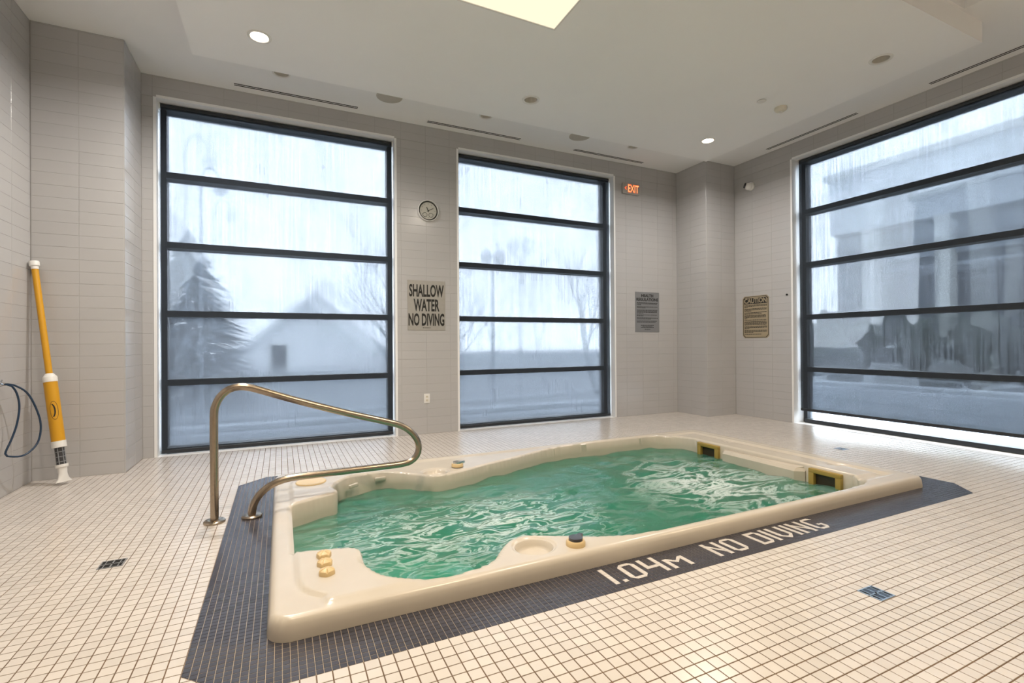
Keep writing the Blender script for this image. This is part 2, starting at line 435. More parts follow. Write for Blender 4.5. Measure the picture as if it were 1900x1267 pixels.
# depth marking laid in white mosaic: strokes are convex polygons in tile cells (6 cells high)
def bar(x0, y0, x1, y1): return [(x0, y0), (x1, y0), (x1, y1), (x0, y1)]
t_ = 0.8; e_ = 1.0
def ring_o(w): return [bar(0, 1, 1, 5), bar(w - 1, 1, w, 5), bar(1, 0, w - 1, t_), bar(1, 6 - t_, w - 1, 6),
                       [(0, 1), (1, 0), (1.0, t_), (1, 1)], [(0, 5), (1, 5), (1, 6 - t_), (1, 6)],
                       [(w - 1, 0), (w, 1), (w - 1, 1)], [(w - 1, 5), (w, 5), (w - 1, 6)]]
GL = {'1': [bar(0, 0, 1, 6)], '.': [bar(0, 0, 1, .9)], '0': ring_o(4), 'O': ring_o(4),
      '4': [bar(0, 2.2, 1, 6), bar(3, 0, 4, 6), bar(1, 2.2, 3, 3.1)],
      'm': [bar(0, 0, 1, 4), bar(4, 0, 5, 4), [(1, 4), (1, 3.1), (2.5, 1.8), (2.5, 2.7)], [(2.5, 2.7), (2.5, 1.8), (4, 3.1), (4, 4)]],
      'N': [bar(0, 0, 1, 6), bar(3, 0, 4, 6), [(1, 5), (1, 3.9), (3, 1.1), (3, 2.2)]],
      'D': [bar(0, 0, 1, 6), bar(1, 0, 3, t_), bar(1, 6 - t_, 3, 6), bar(3, 1, 4, 5), [(3, 0), (4, 1), (3, 1)], [(3, 5), (4, 5), (3, 6)]],
      'I': [bar(0, 0, 1, 6)],
      'V': [bar(0, 1.6, 1, 6), bar(3, 1.6, 4, 6), [(0, 1.6), (2, -.1), (2, 1.0), (1, 1.6)], [(2, -.1), (4, 1.6), (3, 1.6), (2, 1.0)]],
      'G': [bar(0, 1, 1, 5), bar(1, 6 - t_, 3.2, 6), bar(1, 0, 3, t_), bar(3, 1, 4, 2.6), bar(2.2, 2.0, 3, 2.8),
            [(0, 1), (1, 0), (1, 1)], [(0, 5), (1, 5), (1, 6)], [(3, 0), (4, 1), (3, 1)], [(3.2, 5.2), (4, 5.0), (3.2, 6)]]}
text_cells = [('1', 66), ('.', 68), ('0', 70), ('4', 75), ('m', 80), ('N', 92), ('O', 97), ('D', 105), ('I', 110), ('V', 112), ('I', 117), ('N', 119), ('G', 124)]
for chn, cx in text_cells:
    g = MB()
    for s in GL[chn]:
        if area(s) < 0: s = s[::-1]
        for i in range(int(math.floor(min(p[0] for p in s))), int(math.ceil(max(p[0] for p in s)))):
            for j in range(-1, 6):
                p = s
                for n_, d_ in (((-1, 0), -(i + .03)), ((1, 0), i + .97), ((0, -1), -(j + .03)), ((0, 1), j + .97)):
                    p = clip(p, n_, d_)
                    if len(p) < 3: break
                if len(p) < 3 or abs(area(p)) < .01: continue
                g.prism([(GX + (cx + a) * HP, GY + (2.05 + b) * HP) for a, b in p], -0.002, 0.0009)
    g.build('inlaid_letter', m_tile, floor)

# ------------------------------------------------------------------ walls
TW, TH = 0.311, 0.1035
def tiled(wall, rects, to3d, phase, limit):
    """rects (u0,u1,z0,z1) are tiled stack-bond; to3d maps (u, z, depth) to the room"""
    cells = []
    for (a0, a1, b0, b1) in rects:
        for i in range(math.floor((a0 - phase) / TW), math.ceil((a1 - phase) / TW)):
            for j in range(math.floor(b0 / TH), math.ceil(b1 / TH)):
                u0, u1 = max(a0, phase + i * TW), min(a1, phase + (i + 1) * TW); v0, v1 = max(b0, j * TH), min(b1, (j + 1) * TH)
                if u1 - u0 < .012 or v1 - v0 < .012: continue
                z = in_view(to3d((u0 + u1) / 2, (v0 + v1) / 2, 0))
                cells.append(((u1 - u0) * (v1 - v0) / z ** 2 if z else 0, u0, u1, v0, v1))
    cells.sort(reverse=True); g = 0.0011; cache = {}; st = MB()
    for k, (s, u0, u1, v0, v1) in enumerate(cells):
        w, h = u1 - u0 - 2 * g, v1 - v0 - 2 * g
        base = Vector(to3d(u0 + g, v0 + g, 0))
        du = Vector(to3d(u0 + g + w, v0 + g, 0)) - base; dv = Vector(to3d(u0 + g, v0 + g + h, 0)) - base
        dn = Vector(to3d(u0 + g, v0 + g, 0.006)) - base; c = 0.0012
        V = [dn, du + dn, du + dv + dn, dv + dn]
        e = dn / 0.006 * c; U, W_ = du.normalized() * c, dv.normalized() * c
        V += [e, du + e, du + dv + e, dv + e, U + W_, du - U + W_, du + dv - U - W_, dv + U - W_]
        F = [(8, 9, 10, 11)] + [(i + o, (i + 1) % 4 + o, (i + 1) % 4 + o + 4, i + o + 4) for o in (0, 4) for i in range(4)]
        if dn.dot(du.cross(dv)) > 0: F = [tuple(reversed(f)) for f in F]
        if k < limit and s > 0:
            key = (round(w, 4), round(h, 4))
            if key not in cache: cache[key] = mesh_obj('tile', V, F, m_walltile, wall); o = cache[key]
            else: o = bpy.data.objects.new('tile', cache[key].data); C.objects.link(o); o.parent = wall
            o.location = base
        else: st.add([base + v for v in V], F)
    if st.v: st.build('plain_tiles', m_walltile, wall)['kind'] = 'stuff'

BO = 0.0015
Z0 = -0.02
mb = MB()
yb0, yb1 = YB + BO, YB + DEEP
for a, b in ((XL - .3, W1[0]), (W1[1], W2[0]), (W2[1], XR + DEEP)): mb.box(a, b, yb0, yb1, Z0, ZC + .3)
for w in (W1, W2): mb.box(w[0], w[1], yb0, yb1, WT, ZC + .3)
wall_back = struct(mb.build('wall_back', m_walljoint))
tiled(wall_back, [(LCX, W1[0], 0, WT), (W1[1], W2[0], 0, WT), (W2[1], RCX, 0, WT), (LCX, RCX, WT, ZC)], lambda u, z, d: (u, YB + d, z), 1.330, 290)
mb = MB(); x0, x1 = XR + BO, XR + DEEP
mb.box(x0, x1, W3[1], YB + DEEP, Z0, ZC + .3).box(x0, x1, YF - .3, W3[0], Z0, ZC + .3).box(x0, x1, W3[0], W3[1], WT, ZC + .3)
wall_right = struct(mb.build('wall_right', m_walljoint))
tiled(wall_right, [(W3[1], RCY, 0, WT), (YF, W3[0], 0, WT), (YF, RCY, WT, ZC)], lambda u, z, d: (XR + d, u, z), 4.4076, 250)
wall_left = struct(MB().box(XL - .3, XL - BO, YF - .3, YB + DEEP, Z0, ZC + .3).build('wall_left', m_walljoint))
tiled(wall_left, [(YF, LCY, 0, ZC)], lambda u, z, d: (XL - d, u, z), LCY, 260)
wall_front = struct(MB().box(XL - .3, XR + DEEP, YF - .3, YF, Z0, ZC + .3).build('wall_front', m_walltile))
pl = struct(MB().box(XL, LCX - BO, LCY + BO, YB + .02, Z0, ZC + .1).build('wall_corner_left', m_walljoint))
tiled(pl, [(XL, LCX, 0, ZC)], lambda u, z, d: (u, LCY + d, z), -1.566, 150)
tiled(pl, [(LCY, YB, 0, ZC)], lambda u, z, d: (LCX - d, u, z), LCY, 140)
pr = struct(MB().box(RCX + BO, XR + .02, RCY + BO, YB + .02, Z0, ZC + .1).build('wall_corner_right', m_walljoint))
tiled(pr, [(RCX, XR, 0, ZC)], lambda u, z, d: (u, RCY + d, z), RCX, 150)
tiled(pr, [(RCY, YB, 0, ZC)], lambda u, z, d: (RCX + d, u, z), RCY, 140)

# reveals and sills of the three windows
rv = 0.006
k = 1
for w in (W1, W2):
    g = MB(); g.box(w[0] - .02, w[0] + rv, YB - .001, YB + DEEP, 0, WT).box(w[1] - rv, w[1] + .02, YB - .001, YB + DEEP, 0, WT)
    g.box(w[0] + rv, w[1] - rv, YB - .001, YB + DEEP, WT - rv, WT + .02).box(w[0] + rv, w[1] - rv, YB + .001, YB + DEEP, -.02, 0.001)
    struct(g.build('trim_%d' % k, m_reveal)); k += 1
g = MB(); g.box(XR - .001, XR + DEEP, W3[0] - .02, W3[0] + rv, 0, WT).box(XR - .001, XR + DEEP, W3[1] - rv, W3[1] + .02, 0, WT)
g.box(XR - .001, XR + DEEP, W3[0] + rv, W3[1] - rv, WT - rv, WT + .02).box(XR + .001, XR + DEEP, W3[0] + rv, W3[1] - rv, -.02, 0.001)
struct(g.build('trim_3', m_reveal))

# ------------------------------------------------------------------ windows (built along local x, local y into the wall)
MZ = (2.897, 2.170, 1.453, 0.734)
def window(n, width, origin, rot, gm):
    """origin: left bottom corner of the opening seen from the room, on the wall plane"""
    root = empty('window_%d' % n, origin, rot); struct(root)
    f0, f1 = 0.15, 0.33; b = rv
    fm = MB(); st = 0.05
    fm.box(b, b + st, .21, f1, 0, WT).box(width - b - st, width - b, .21, f1, 0, WT)
    fm.box(b + st, width - b - st, f0, f1, WT - 0.055, WT - .004).box(b + st, width - b - st, f0, f1, 0.002, 0.055)
    fm.build('frame', m_frame, root)
    for z in MZ: MB().bbox(b + st - .002, width - b - st + .002, f0 + .002, f1, z - .032, z + .032, .004).build('mullion', m_frame, root)
    zs = [WT - .055] + [z for z in MZ] + [0.055]
    for i in range(5):
        hi = zs[i] if i == 0 else zs[i] - .032; lo = zs[i + 1] if i == 4 else zs[i + 1] + .032
        MB().box(b + st, width - b - st, 0.272, 0.278, lo, hi).build('pane', gm, root)
    return root
ROT_B = Matrix.Identity(3); ROT_R = Matrix(((0, 1, 0), (-1, 0, 0), (0, 0, 1)))       # local x -> -y, y -> +x
window(1, W1[1] - W1[0], (W1[0], YB, 0), ROT_B, m_glass)
window(2, W2[1] - W2[0], (W2[0], YB, 0), ROT_B, m_glass)
window(3, W3[1] - W3[0], (XR, W3[1], 0), ROT_R, m_glass3)

def roller_shade(width, g0, g1, zb, origin, rot, label):
    root = empty('roller_shade', origin, rot)
    tag(root, label, 'roller shade')
    y = 0.105
    MB().box(g0, width - g1, y, y + .0006, zb + .02, WT - .05).build('screen_fabric', m_shade, root)
    MB().bbox(g0, width - g1, y - .007, y + .009, zb, zb + .036, .004).build('hem_bar', m_frame, root)
    MB().tube([(g0, y + .025, WT - .038), (width - g1, y + .025, WT - .038)], .028, 16).build('fabric_roll', m_frame, root, True)
    for x in (g0 - .014, width - g1 + .002):
        MB().box(x, x + .010, y - .004, y + .05, WT - .075, WT - .007).build('bracket', m_white, root)
roller_shade(W1[1] - W1[0], .022, .018, .012, (W1[0], YB, 0), ROT_B, 'dark see-through roller shade drawn down over the widest back window, behind the handrail')
roller_shade(W2[1] - W2[0], .026, .016, .012, (W2[0], YB, 0), ROT_B, 'dark see-through roller shade over the window between the two grey signs')
roller_shade(W3[1] - W3[0], .035, .03, .168, (XR, W3[1], 0), ROT_R, 'dark see-through roller shade on the right wall, hem hanging above a bright gap')

# ------------------------------------------------------------------ ceilings
def circle(x, y, r, n=28): return [(x + r * math.cos(2 * math.pi * k / n), y + r * math.sin(2 * math.pi * k / n)) for k in range(n)]
def holed_slab(outer_, holes, z0, z1):
    """flat slab whose underside and sides are closed, with open shafts where the holes are"""
    loops = [outer_] + holes; V = []; E = []
    for lp in loops:
        n0 = len(V); V += [Vector(p) for p in lp]; E += [(n0 + i, n0 + (i + 1) % len(lp)) for i in range(len(lp))]
    r_ = geometry.delaunay_2d_cdt(V, E, [], 0, 1e-6); pts = [(p.x, p.y) for p in r_[0]]; g = MB(); fs = []
    for f_ in r_[2]:
        c_ = np.array([[sum(pts[i][0] for i in f_) / len(f_), sum(pts[i][1] for i in f_) / len(f_)]])
        if any(inside(c_, [Vector(p) for p in h])[0] for h in holes): continue
        a_, b_, d_ = [Vector(pts[i]) for i in f_[:3]]
        fs.append(tuple(f_) if (b_ - a_).cross(d_ - a_) < 0 else tuple(reversed(f_)))
    g.add([(x, y, z0) for x, y in pts], fs)
    g.add([(x, y, z1) for x, y in pts], [tuple(reversed(f_)) for f_ in fs])
    for k_, lp in enumerate(loops):
        n_ = len(lp); q_ = [(i, (i + 1) % n_, n_ + (i + 1) % n_, n_ + i) for i in range(n_)]
        if k_: q_ = [tuple(reversed(f_)) for f_ in q_]
        g.add([(x, y, z) for z in (z0, z1) for x, y in lp], q_)
    return g
def inside(P, poly):
    A = [(p.x, p.y) for p in poly]; r = np.zeros(len(P), bool)
    for i in range(len(A)):
        (x1, y1), (x2, y2) = A[i - 1], A[i]
        c = ((y1 > P[:, 1]) != (y2 > P[:, 1])) & (P[:, 0] < (x2 - x1) * (P[:, 1] - y1) / (y2 - y1 + 1e-15) + x1)
        r ^= c
    return r
RX0, RX1, RY0, RY1 = 2.4, 5.09, 0.45, 2.01           # raised bay of the upper ceiling
UPPER = [(-.2, .7), (1.7, .9), (5.6, .6), (.015, 5.39), (2.23, 5.39), (4.44, 5.39)]
LOWER = [(-.15, 4.515), (2.375, 4.51), (4.89, 4.495), (4.915, 2.54), (-.15, 2.6), (2.5, 2.35)]
rect = lambda x0, x1, y0, y1: [(x0, y0), (x1, y0), (x1, y1), (x0, y1)]
mb = holed_slab(rect(XL - .3, XR + DEEP, YF - .3, YB + DEEP), [rect(RX0, RX1, RY0, RY1)] + [circle(x, y, .072) for x, y in UPPER], ZC, ZC + .32)
mb.box(XL - .3, XR + DEEP, YF - .3, YB + DEEP, ZC + .32, ZC + .4)
struct(mb.build('ceiling', m_paint_shaded))
CX0, CX1, CY0, CY1 = -0.69, 5.435, 2.03, 5.033       # dropped panel over the spa
HX0, HX1, HY0, HY1 = 1.19, 2.027, 2.35, 3.425       # opening added to hold the reflected glow panel
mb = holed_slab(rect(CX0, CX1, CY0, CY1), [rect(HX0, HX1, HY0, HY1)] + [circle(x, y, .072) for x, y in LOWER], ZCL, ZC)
drop = struct(mb.build('ceiling_panel', m_paint2))
root = empty('corridor_reflection', ((HX0 + HX1) / 2, (HY0 + HY1) / 2, ZCL)); tag(root, 'large cream glowing panel added to stand for a corridor reflection, top centre', 'reflection')
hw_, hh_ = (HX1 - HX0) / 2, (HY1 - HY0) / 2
MB().bbox(-hw_ + .012, hw_ - .012, -hh_ + .012, hh_ - .012, .004, .02, .003).build('reflection_glow_sheet', m_reflection, root)  # glowing sheet stands for the corridor ceiling mirrored in glass
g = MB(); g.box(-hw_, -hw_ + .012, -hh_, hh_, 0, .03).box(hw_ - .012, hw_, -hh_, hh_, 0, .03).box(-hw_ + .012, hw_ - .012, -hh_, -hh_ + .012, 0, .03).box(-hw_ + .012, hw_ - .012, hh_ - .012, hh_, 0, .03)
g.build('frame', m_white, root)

def downlight(x, y, z, r, lit, label, grp, power=20, col=(1.0, 0.94, 0.87)):
    root = empty('downlight', (x, y, z), CEIL)
    tag(root, label, 'downlight', grp)
    k_ = .070
    MB().lathe([(k_, -.02), (k_, .001), (r, .0005), (r * .97, .005), (k_ + .002, .006), (k_ - .003, .002), (k_ - .003, -.02)], 36, cap=False).build('trim_ring', m_white, root, True)
    MB().lathe([(k_ - .003, -.004), (k_ - .012, -.05), (k_ - .03, -.10), (.001, -.105)], 36, cap=False).build('reflector', m_refl, root, True)
    MB().lathe([(k_ - .006, -.016), (k_ - .010, -.020)] if lit else [(.024, -.085), (.026, -.100)], 28).build('lamp', m_warm if lit else m_speaker, root, True)
    if lit:
        d = bpy.data.lights.new('lamp_light', 'AREA'); d.shape = 'DISK'; d.size = r * 1.3; d.energy = power; d.color = col; d.spread = math.radians(165)
        o = bpy.data.objects.new('lamp_light', d); C.objects.link(o); o.parent = root; o.location = (0, 0, .012); o.rotation_euler = (math.pi, 0, 0)
downlight(-.15, 4.515, ZCL, .092, True, 'lit round downlight at the left end of the dropped ceiling', None)
downlight(2.375, 4.51, ZCL, .092, False, 'unlit recessed downlight with silver reflector, middle of the dropped ceiling', None)
downlight(4.89, 4.495, ZCL, .085, True, 'lit round downlight near the far right corner of the dropped ceiling', None, 11)
downlight(4.915, 2.54, ZCL, .092, False, 'unlit recessed downlight at the right edge of the dropped ceiling, nearest the big window', None)
GO = 'warm unseen downlights added over the front of the pool, out of frame'
for x, y in ((-.15, 2.6), (2.5, 2.35)):  # unseen lamps, here and below, added to light the foreground floor
    downlight(x, y, ZCL, .092, True, 'added unseen downlight above the front left corner of the spa' if x < 0 else 'added unseen downlight above the front middle of the spa', GO, 10, (1.0, 0.90, 0.78))
for x, y in ((-.2, .7), (1.7, .9), (5.6, .6)):
    downlight(x, y, ZC, .092, True, 'added unseen downlight in the upper ceiling, %s of the three in front of the spa' % ('left' if x < 0 else 'centre' if x < 3 else 'right'), GO, 14, (1.0, 0.80, 0.54))
for x, what in ((.015, 'half hidden behind the ceiling edge, leftmost of three'), (2.23, 'half hidden behind the ceiling edge, middle of three'), (4.44, 'half hidden behind the ceiling edge near the right corner')):
    downlight(x, 5.39, ZC, .085, False, 'small unlit downlight ' + what, None)
def speaker(x, label):
    root = empty('ceiling_speaker', (x, 5.405, ZC), CEIL); tag(root, label, 'speaker')
    MB().lathe([(.14, 0), (.14, .005), (.13, .008)], 40).build('rim', m_speaker, root, True)
    MB().lathe([(.128, .004), (.12, .010), (.06, .013), (.001, .014)], 40, cap=False).build('grille', m_speaker, root, True)
speaker(1.09, 'round beige ceiling speaker half hidden, above the pier with the clock')
speaker(3.57, 'round beige ceiling speaker half hidden, above the middle window')

def air_slot(x0, x1, y0, y1, label, along):
    root = empty('air_slot', ((x0 + x1) / 2, (y0 + y1) / 2, ZC)); tag(root, label, 'air diffuser', 'linear air slots around the ceiling')
    L_ = (x1 - x0) if along == 'x' else (y1 - y0); h = L_ / 2; W_ = .045
    def bx(a, b, c, d, z0, z1, nm, mt):
        m_ = MB().box(a, b, c, d, z0, z1) if along == 'x' else MB().box(c, d, a, b, z0, z1)
        return m_.build(nm, mt, root)
    fr = MB()
    for (a, b, c, d) in ((-h - .02, h + .02, -W_, -.026), (-h - .02, h + .02, .026, W_), (-h - .02, -h, -.026, .026), (h, h + .02, -.026, .026)):
        if along == 'x': fr.box(a, b, c, d, -.0016, 0)
        else: fr.box(c, d, a, b, -.0016, 0)
    fr.build('flange', m_paint_shaded, root)
    bx(-h, h, -.026, .026, -.0012, 0, 'slot_cavity', m_hole)
    bx(-h, h, -.006, .006, -.0016, -.0013, 'divider', m_paint_shaded)
air_slot(-.43, .81, 5.77, 5.86, 'double-slot linear air diffuser in the ceiling above the widest back window', 'x')
air_slot(1.63, 2.90, 5.77, 5.86, 'double-slot linear air diffuser in the ceiling right of the clock pier', 'x')
air_slot(3.74, 4.97, 5.77, 5.86, 'double-slot linear air diffuser in the ceiling above the exit sign', 'x')
air_slot(6.19, 6.28, 3.48, 4.68, 'double-slot linear air diffuser over the far end of the right wall window', 'y')
air_slot(6.19, 6.28, 1.55, 2.76, 'double-slot linear air diffuser over the near end of the right wall window', 'y')
root = empty('sprinkler_cover', (4.603, 3.512, ZCL), CEIL); tag(root, 'flat white round sprinkler cover plate on the ceiling beside the smoke detector', 'sprinkler cover')
MB().lathe([(.044, 0.004), (.046, .006), (.043, .009)], 28).build('cover_plate', m_white, root, True)
MB().lathe([(.034, 0), (.034, .005)], 20).build('cup', m_lever, root, True)
root = empty('smoke_detector', (4.93, 3.53, ZCL), CEIL); tag(root, 'cream domed smoke detector on the ceiling near the right wall', 'smoke detector')
MB().lathe([(.062, 0), (.064, .012), (.058, .03), (.04, .042), (.02, .044)], 28).build('housing', m_beige, root, True)
MB().lathe([(.018, .044), (.016, .056), (.006, .060)], 16).build('sensor', m_white, root, True)

# ------------------------------------------------------------------ spa
RIM = 0.085; WL = -0.058
inner_pts = [(.055, 2.655), (.275, 2.600), (.335, 2.570), (.356, 2.518), (.350, 2.42), (.350, 2.385), (.362, 2.321), (.403, 2.225), (.467, 2.162), (.551, 2.125),
    (.648, 2.106), (.78, 2.111), (.898, 2.15), (.978, 2.235), (1.042, 2.308), (1.115, 2.350), (1.195, 2.357), (1.284, 2.313), (1.417, 2.238), (1.53, 2.180), (1.70, 2.122), (1.86, 2.106),
    (2.4, 2.104), (3.0, 2.104), (3.66, 2.106), (3.84, 2.124), (3.94, 2.180), (3.985, 2.27), (4.0, 2.36), (4.0, 2.9), (4.0, 3.4), (4.0, 3.83), (3.985, 3.96), (3.93, 4.09), (3.82, 4.19), (3.66, 4.243),
    (3.3, 4.252), (2.7, 4.245), (2.35, 4.20), (1.965, 4.065), (1.60, 3.935), (1.38, 3.84), (1.206, 3.782), (1.10, 3.782), (1.03, 3.83), (.96, 3.915), (.839, 4.005), (.667, 4.050), (.50, 3.99), (.395, 3.875),
    (.335, 3.745), (.352, 3.66), (.352, 3.612), (.33, 3.57), (.234, 3.535), (.055, 3.440)]
corner = {0, len(inner_pts) - 1}
inner = [Vector(p) for p in spline(inner_pts[:], .016)] + [Vector((.0555, 3.440 - t * .785)) for t in np.linspace(.02, .98, 46)]
outer = [Vector(p) for p in spline(rounded([(PX0, PY0), (PX1, PY0), (PX1, PY1), (PX0, PY1)], [.085, .035, .10, .085], 10), .02, True)]
def seg_dist(P, poly):
    """distance of each point to a closed polyline"""
    A = np.array([(p.x, p.y) for p in poly]); Bq = np.roll(A, -1, axis=0); D = Bq - A; LL = (D * D).sum(1) + 1e-12
    best = np.full(len(P), 1e9)
    for k in range(0, len(P), 2000):
        Q = P[k:k + 2000]
        T = np.clip(((Q[:, None] - A[None]) * D[None]).sum(2) / LL[None], 0, 1)
        R = Q[:, None] - (A[None] + T[..., None] * D[None])
        best[k:k + 2000] = np.sqrt((R * R).sum(2)).min(1)
    return best
def inside(P, poly):
    A = [(p.x, p.y) for p in poly]; r = np.zeros(len(P), bool)
    for i in range(len(A)):
        (x1, y1), (x2, y2) = A[i - 1], A[i]
        c = ((y1 > P[:, 1]) != (y2 > P[:, 1])) & (P[:, 0] < (x2 - x1) * (P[:, 1] - y1) / (y2 - y1 + 1e-15) + x1)
        r ^= c
    return r
gx, gy = np.meshgrid(np.arange(PX0 + .008, PX1, .0155), np.arange(PY0 + .008, PY1, .0155)); P = np.stack([gx.ravel(), gy.ravel()], 1)
P = P[inside(P, outer) & ~inside(P, inner)]
ring_pts = [(cx_ + r_ * math.cos(a_), cy_ + r_ / 1.06 * math.sin(a_)) for cx_, cy_ in ((1.165, 2.213), (1.14, 3.905)) for r_ in np.linspace(.055, .135, 13) for a_ in np.linspace(0, 2 * math.pi, 56, endpoint=False)]
P = P[(np.hypot(P[:, 0] - 1.165, (P[:, 1] - 2.213) * 1.06) > .14) & (np.hypot(P[:, 0] - 1.14, (P[:, 1] - 3.905) * 1.06) > .14)]
P = np.concatenate([P, np.array(ring_pts)]); P = P[inside(P, outer) & ~inside(P, inner)]
P = P[(seg_dist(P, outer) > .006) & (seg_dist(P, inner) > .006)]
def offs(poly, d):
    n = len(poly); out = []
    for i in range(n):
        t = (poly[(i + 1) % n] - poly[i - 1]).normalized(); out.append(poly[i] + Vector((t.y, -t.x)) * d)
    return out
nI, nO = len(inner), len(outer)
vin = inner + outer + [Vector(p) for p in P]
edges = [(i, (i + 1) % nI) for i in range(nI)] + [(nI + i, nI + (i + 1) % nO) for i in range(nO)]
res = geometry.delaunay_2d_cdt([Vector((v.x, v.y)) for v in vin], edges, [], 0, 1e-6)
V2 = np.array([(v.x, v.y) for v in res[0]]); F2 = [tuple(f) for f in res[2]]
cen = np.array([V2[list(f)].mean(0) for f in F2])
keep = inside(cen, outer) & ~inside(cen, inner)
F2 = [f for f, k_ in zip(F2, keep) if k_]
def sstep(a, b, x): t = np.clip((x - a) / (b - a), 0, 1); return t * t * (3 - 2 * t)
dO = seg_dist(V2, outer); dI = seg_dist(V2, inner)
Z = np.full(len(V2), RIM)
def roundoff(d, r): t = np.clip(1 - d / r, 0, 1); return r * (1 - np.sqrt(np.maximum(0, 1 - t * t)))
X_, Y_ = V2[:, 0], V2[:, 1]
# moulded groove inside the outer lip, all round but the front
gr = sstep(.055, .075, dO) * (1 - sstep(.105, .125, dO)) * sstep(2.2, 2.4, X_) * (Y_ > 2.2) * .004
gr2 = sstep(.12, .15, dO) * (1 - sstep(.20, .23, dO)) * sstep(3.6, 4.1, X_) * sstep(2.12, 2.25, Y_) * .022
# raised pods beside the steps
pod = sstep(.052, .066, X_ - .10 * np.exp(-np.maximum(0, Y_ - 2.15) / .06) - .10 * np.exp(-np.maximum(0, 4.15 - Y_) / .06)) * (X_ < .6) * sstep(.03, .07, dO) * .013 * (1 - sstep(.45, .6, X_))
back_low = sstep(.045, .075, dO) * (Y_ > 3.6) * sstep(.75, .95, X_) * (1 - sstep(2.1, 2.6, X_)) * .014
Z = Z - gr - gr2 + pod - back_low
for (cx_, cy_, rr_, dep) in ((1.165, 2.213, .118, .048), (1.14, 3.905, .12, .042)):     # cup wells with a stepped edge
    d = np.hypot(X_ - cx_, (Y_ - cy_) * 1.06)
    Z -= .009 * (1 - sstep(rr_ - .008, rr_, d)) + (dep - .009) * (1 - sstep(rr_ - .040, rr_ - .016, d))
for (cx_, cy_) in ((4.22, 2.55), (4.22, 3.62)):                                        # spouts feeding the groove
    d = np.hypot((X_ - cx_) * .6, Y_ - cy_); Z -= .012 * (1 - sstep(.03, .055, d)) * (dO > .06)
Z -= np.where(dO < .028, roundoff(dO, .028), 0) + np.where(dI < .016, roundoff(dI, .016), 0)
VV = [(float(a), float(b), float(c)) for (a, b), c in zip(V2, Z)]
FF = list(F2)
imap = {}
for new, orig in enumerate(res[3]):
    for o_ in orig: imap[o_] = new
def up_faces(fs):
    out = []
    for f in fs:
        a, b, c = [Vector(VV[i]) for i in f[:3]]
        out.append(f if (b - a).cross(c - a).z > 0 else tuple(reversed(f)))
    return out
FF = up_faces(FF)
def skirt(ids, levels, flip):
    prev = ids
    for (sh, z) in levels:
        loop = offs([Vector((VV[i][0], VV[i][1])) for i in ids], sh)
        cur = []
        for p in loop: cur.append(len(VV)); VV.append((p.x, p.y, z))
        n = len(ids)
        for i in range(n):
            f = (prev[i], prev[(i + 1) % n], cur[(i + 1) % n], cur[i]); FF.append(tuple(reversed(f)) if flip else f)
        prev = cur
    return prev
inner_ids = [imap[i] for i in range(nI)]; outer_ids = [imap[nI + i] for i in range(nO)]
skirt(outer_ids, [(.004, .03), (.006, .0)], True)
low = skirt(inner_ids, [(0, -.02), (0, WL - .02), (0, -.35), (0, -.65), (0, -.98)], True)
FF.append(tuple(low))
spa = empty('swim_spa', (0, 0, 0)); tag(spa, 'cream acrylic swim spa sunk in the floor with rounded pods and raised rim', 'swim spa')
shell = mesh_obj('shell', VV, FF, m_acrylic, spa, True)
bm = bmesh.new(); bm.from_mesh(shell.data); bmesh.ops.recalc_face_normals(bm, faces=bm.faces[:])
for e in bm.edges:
    if len(e.link_faces) == 2 and e.calc_face_angle(0) > math.radians(50): e.smooth = False
bm.to_mesh(shell.data); bm.free()
if shell.data.polygons[0].normal.z < 0: shell.data.flip_normals()
# entry steps and the bench under water
st = MB()
st.bbox(-.02, .36, 2.45, 3.70, -.6, -.20, .012).build('entry_step', m_acrylic, spa, True)
b_ = MB(); bp_ = [(.30, 2.05), (.95, 2.05), (1.25, 2.5), (1.3, 3.1), (1.25, 3.75), (.95, 4.15), (.30, 4.15)]
nb_ = len(bp_); b_.add([(x + (.10 if k > 0 else -.02), y, z) for k, z in enumerate((-.62, -.65, -.97)) for x, y in bp_], [tuple(range(nb_))] + [(j * nb_ + (i + 1) % nb_, j * nb_ + i, (j + 1) * nb_ + i, (j + 1) * nb_ + (i + 1) % nb_) for j in range(2) for i in range(nb_)])
b_.build('bench_seat', m_acrylic, spa)
for y in np.arange(2.72, 3.36, .026):
    MB().box(.325, .352, y + .002, y + .024, -.2005, -.197).build('step_marker_tile', m_blue, spa)
# swim jets at the far end and the panel between them
for (ya, yb_) in ((3.555, 3.825), (2.362, 2.624)):
    j = MB(); x0, x1 = 3.965, 4.03; z0, z1 = -.155, .066; t = .045
    j.bbox(x0, x1, ya, yb_, z1 - .036, z1, .006).bbox(x0, x1, ya, yb_, z0, z0 + .05, .006).bbox(x0, x1, ya, ya + t, z0 + .04, z1 - .03, .006).bbox(x0, x1, yb_ - t, yb_, z0 + .04, z1 - .03, .006)
    o = j.build('swim_jet', m_jet, spa, True)
    MB().box(4.0, 4.02, ya + t, yb_ - t, z0 + .05, z1 - .036).build('jet_mouth', m_brownhole, o)
pn = MB(); prof = [(2.665, 3.99), (2.72, 3.925), (3.46, 3.925), (3.515, 3.99)]
v = []
for z, s in ((.045, .03), (.02, .0), (-.25, 0.0)):
    v += [(x + s, y, z) for y, x in prof]
pn.add(v + [(4.02, 2.665, .066), (4.02, 3.515, .066)], [(0, 1, 5, 4), (1, 2, 6, 5), (2, 3, 7, 6), (4, 5, 9, 8), (5, 6, 10, 9), (6, 7, 11, 10), (0, 12, 13, 3, 2, 1)])
pn.build('end_panel', m_acrylic, spa)
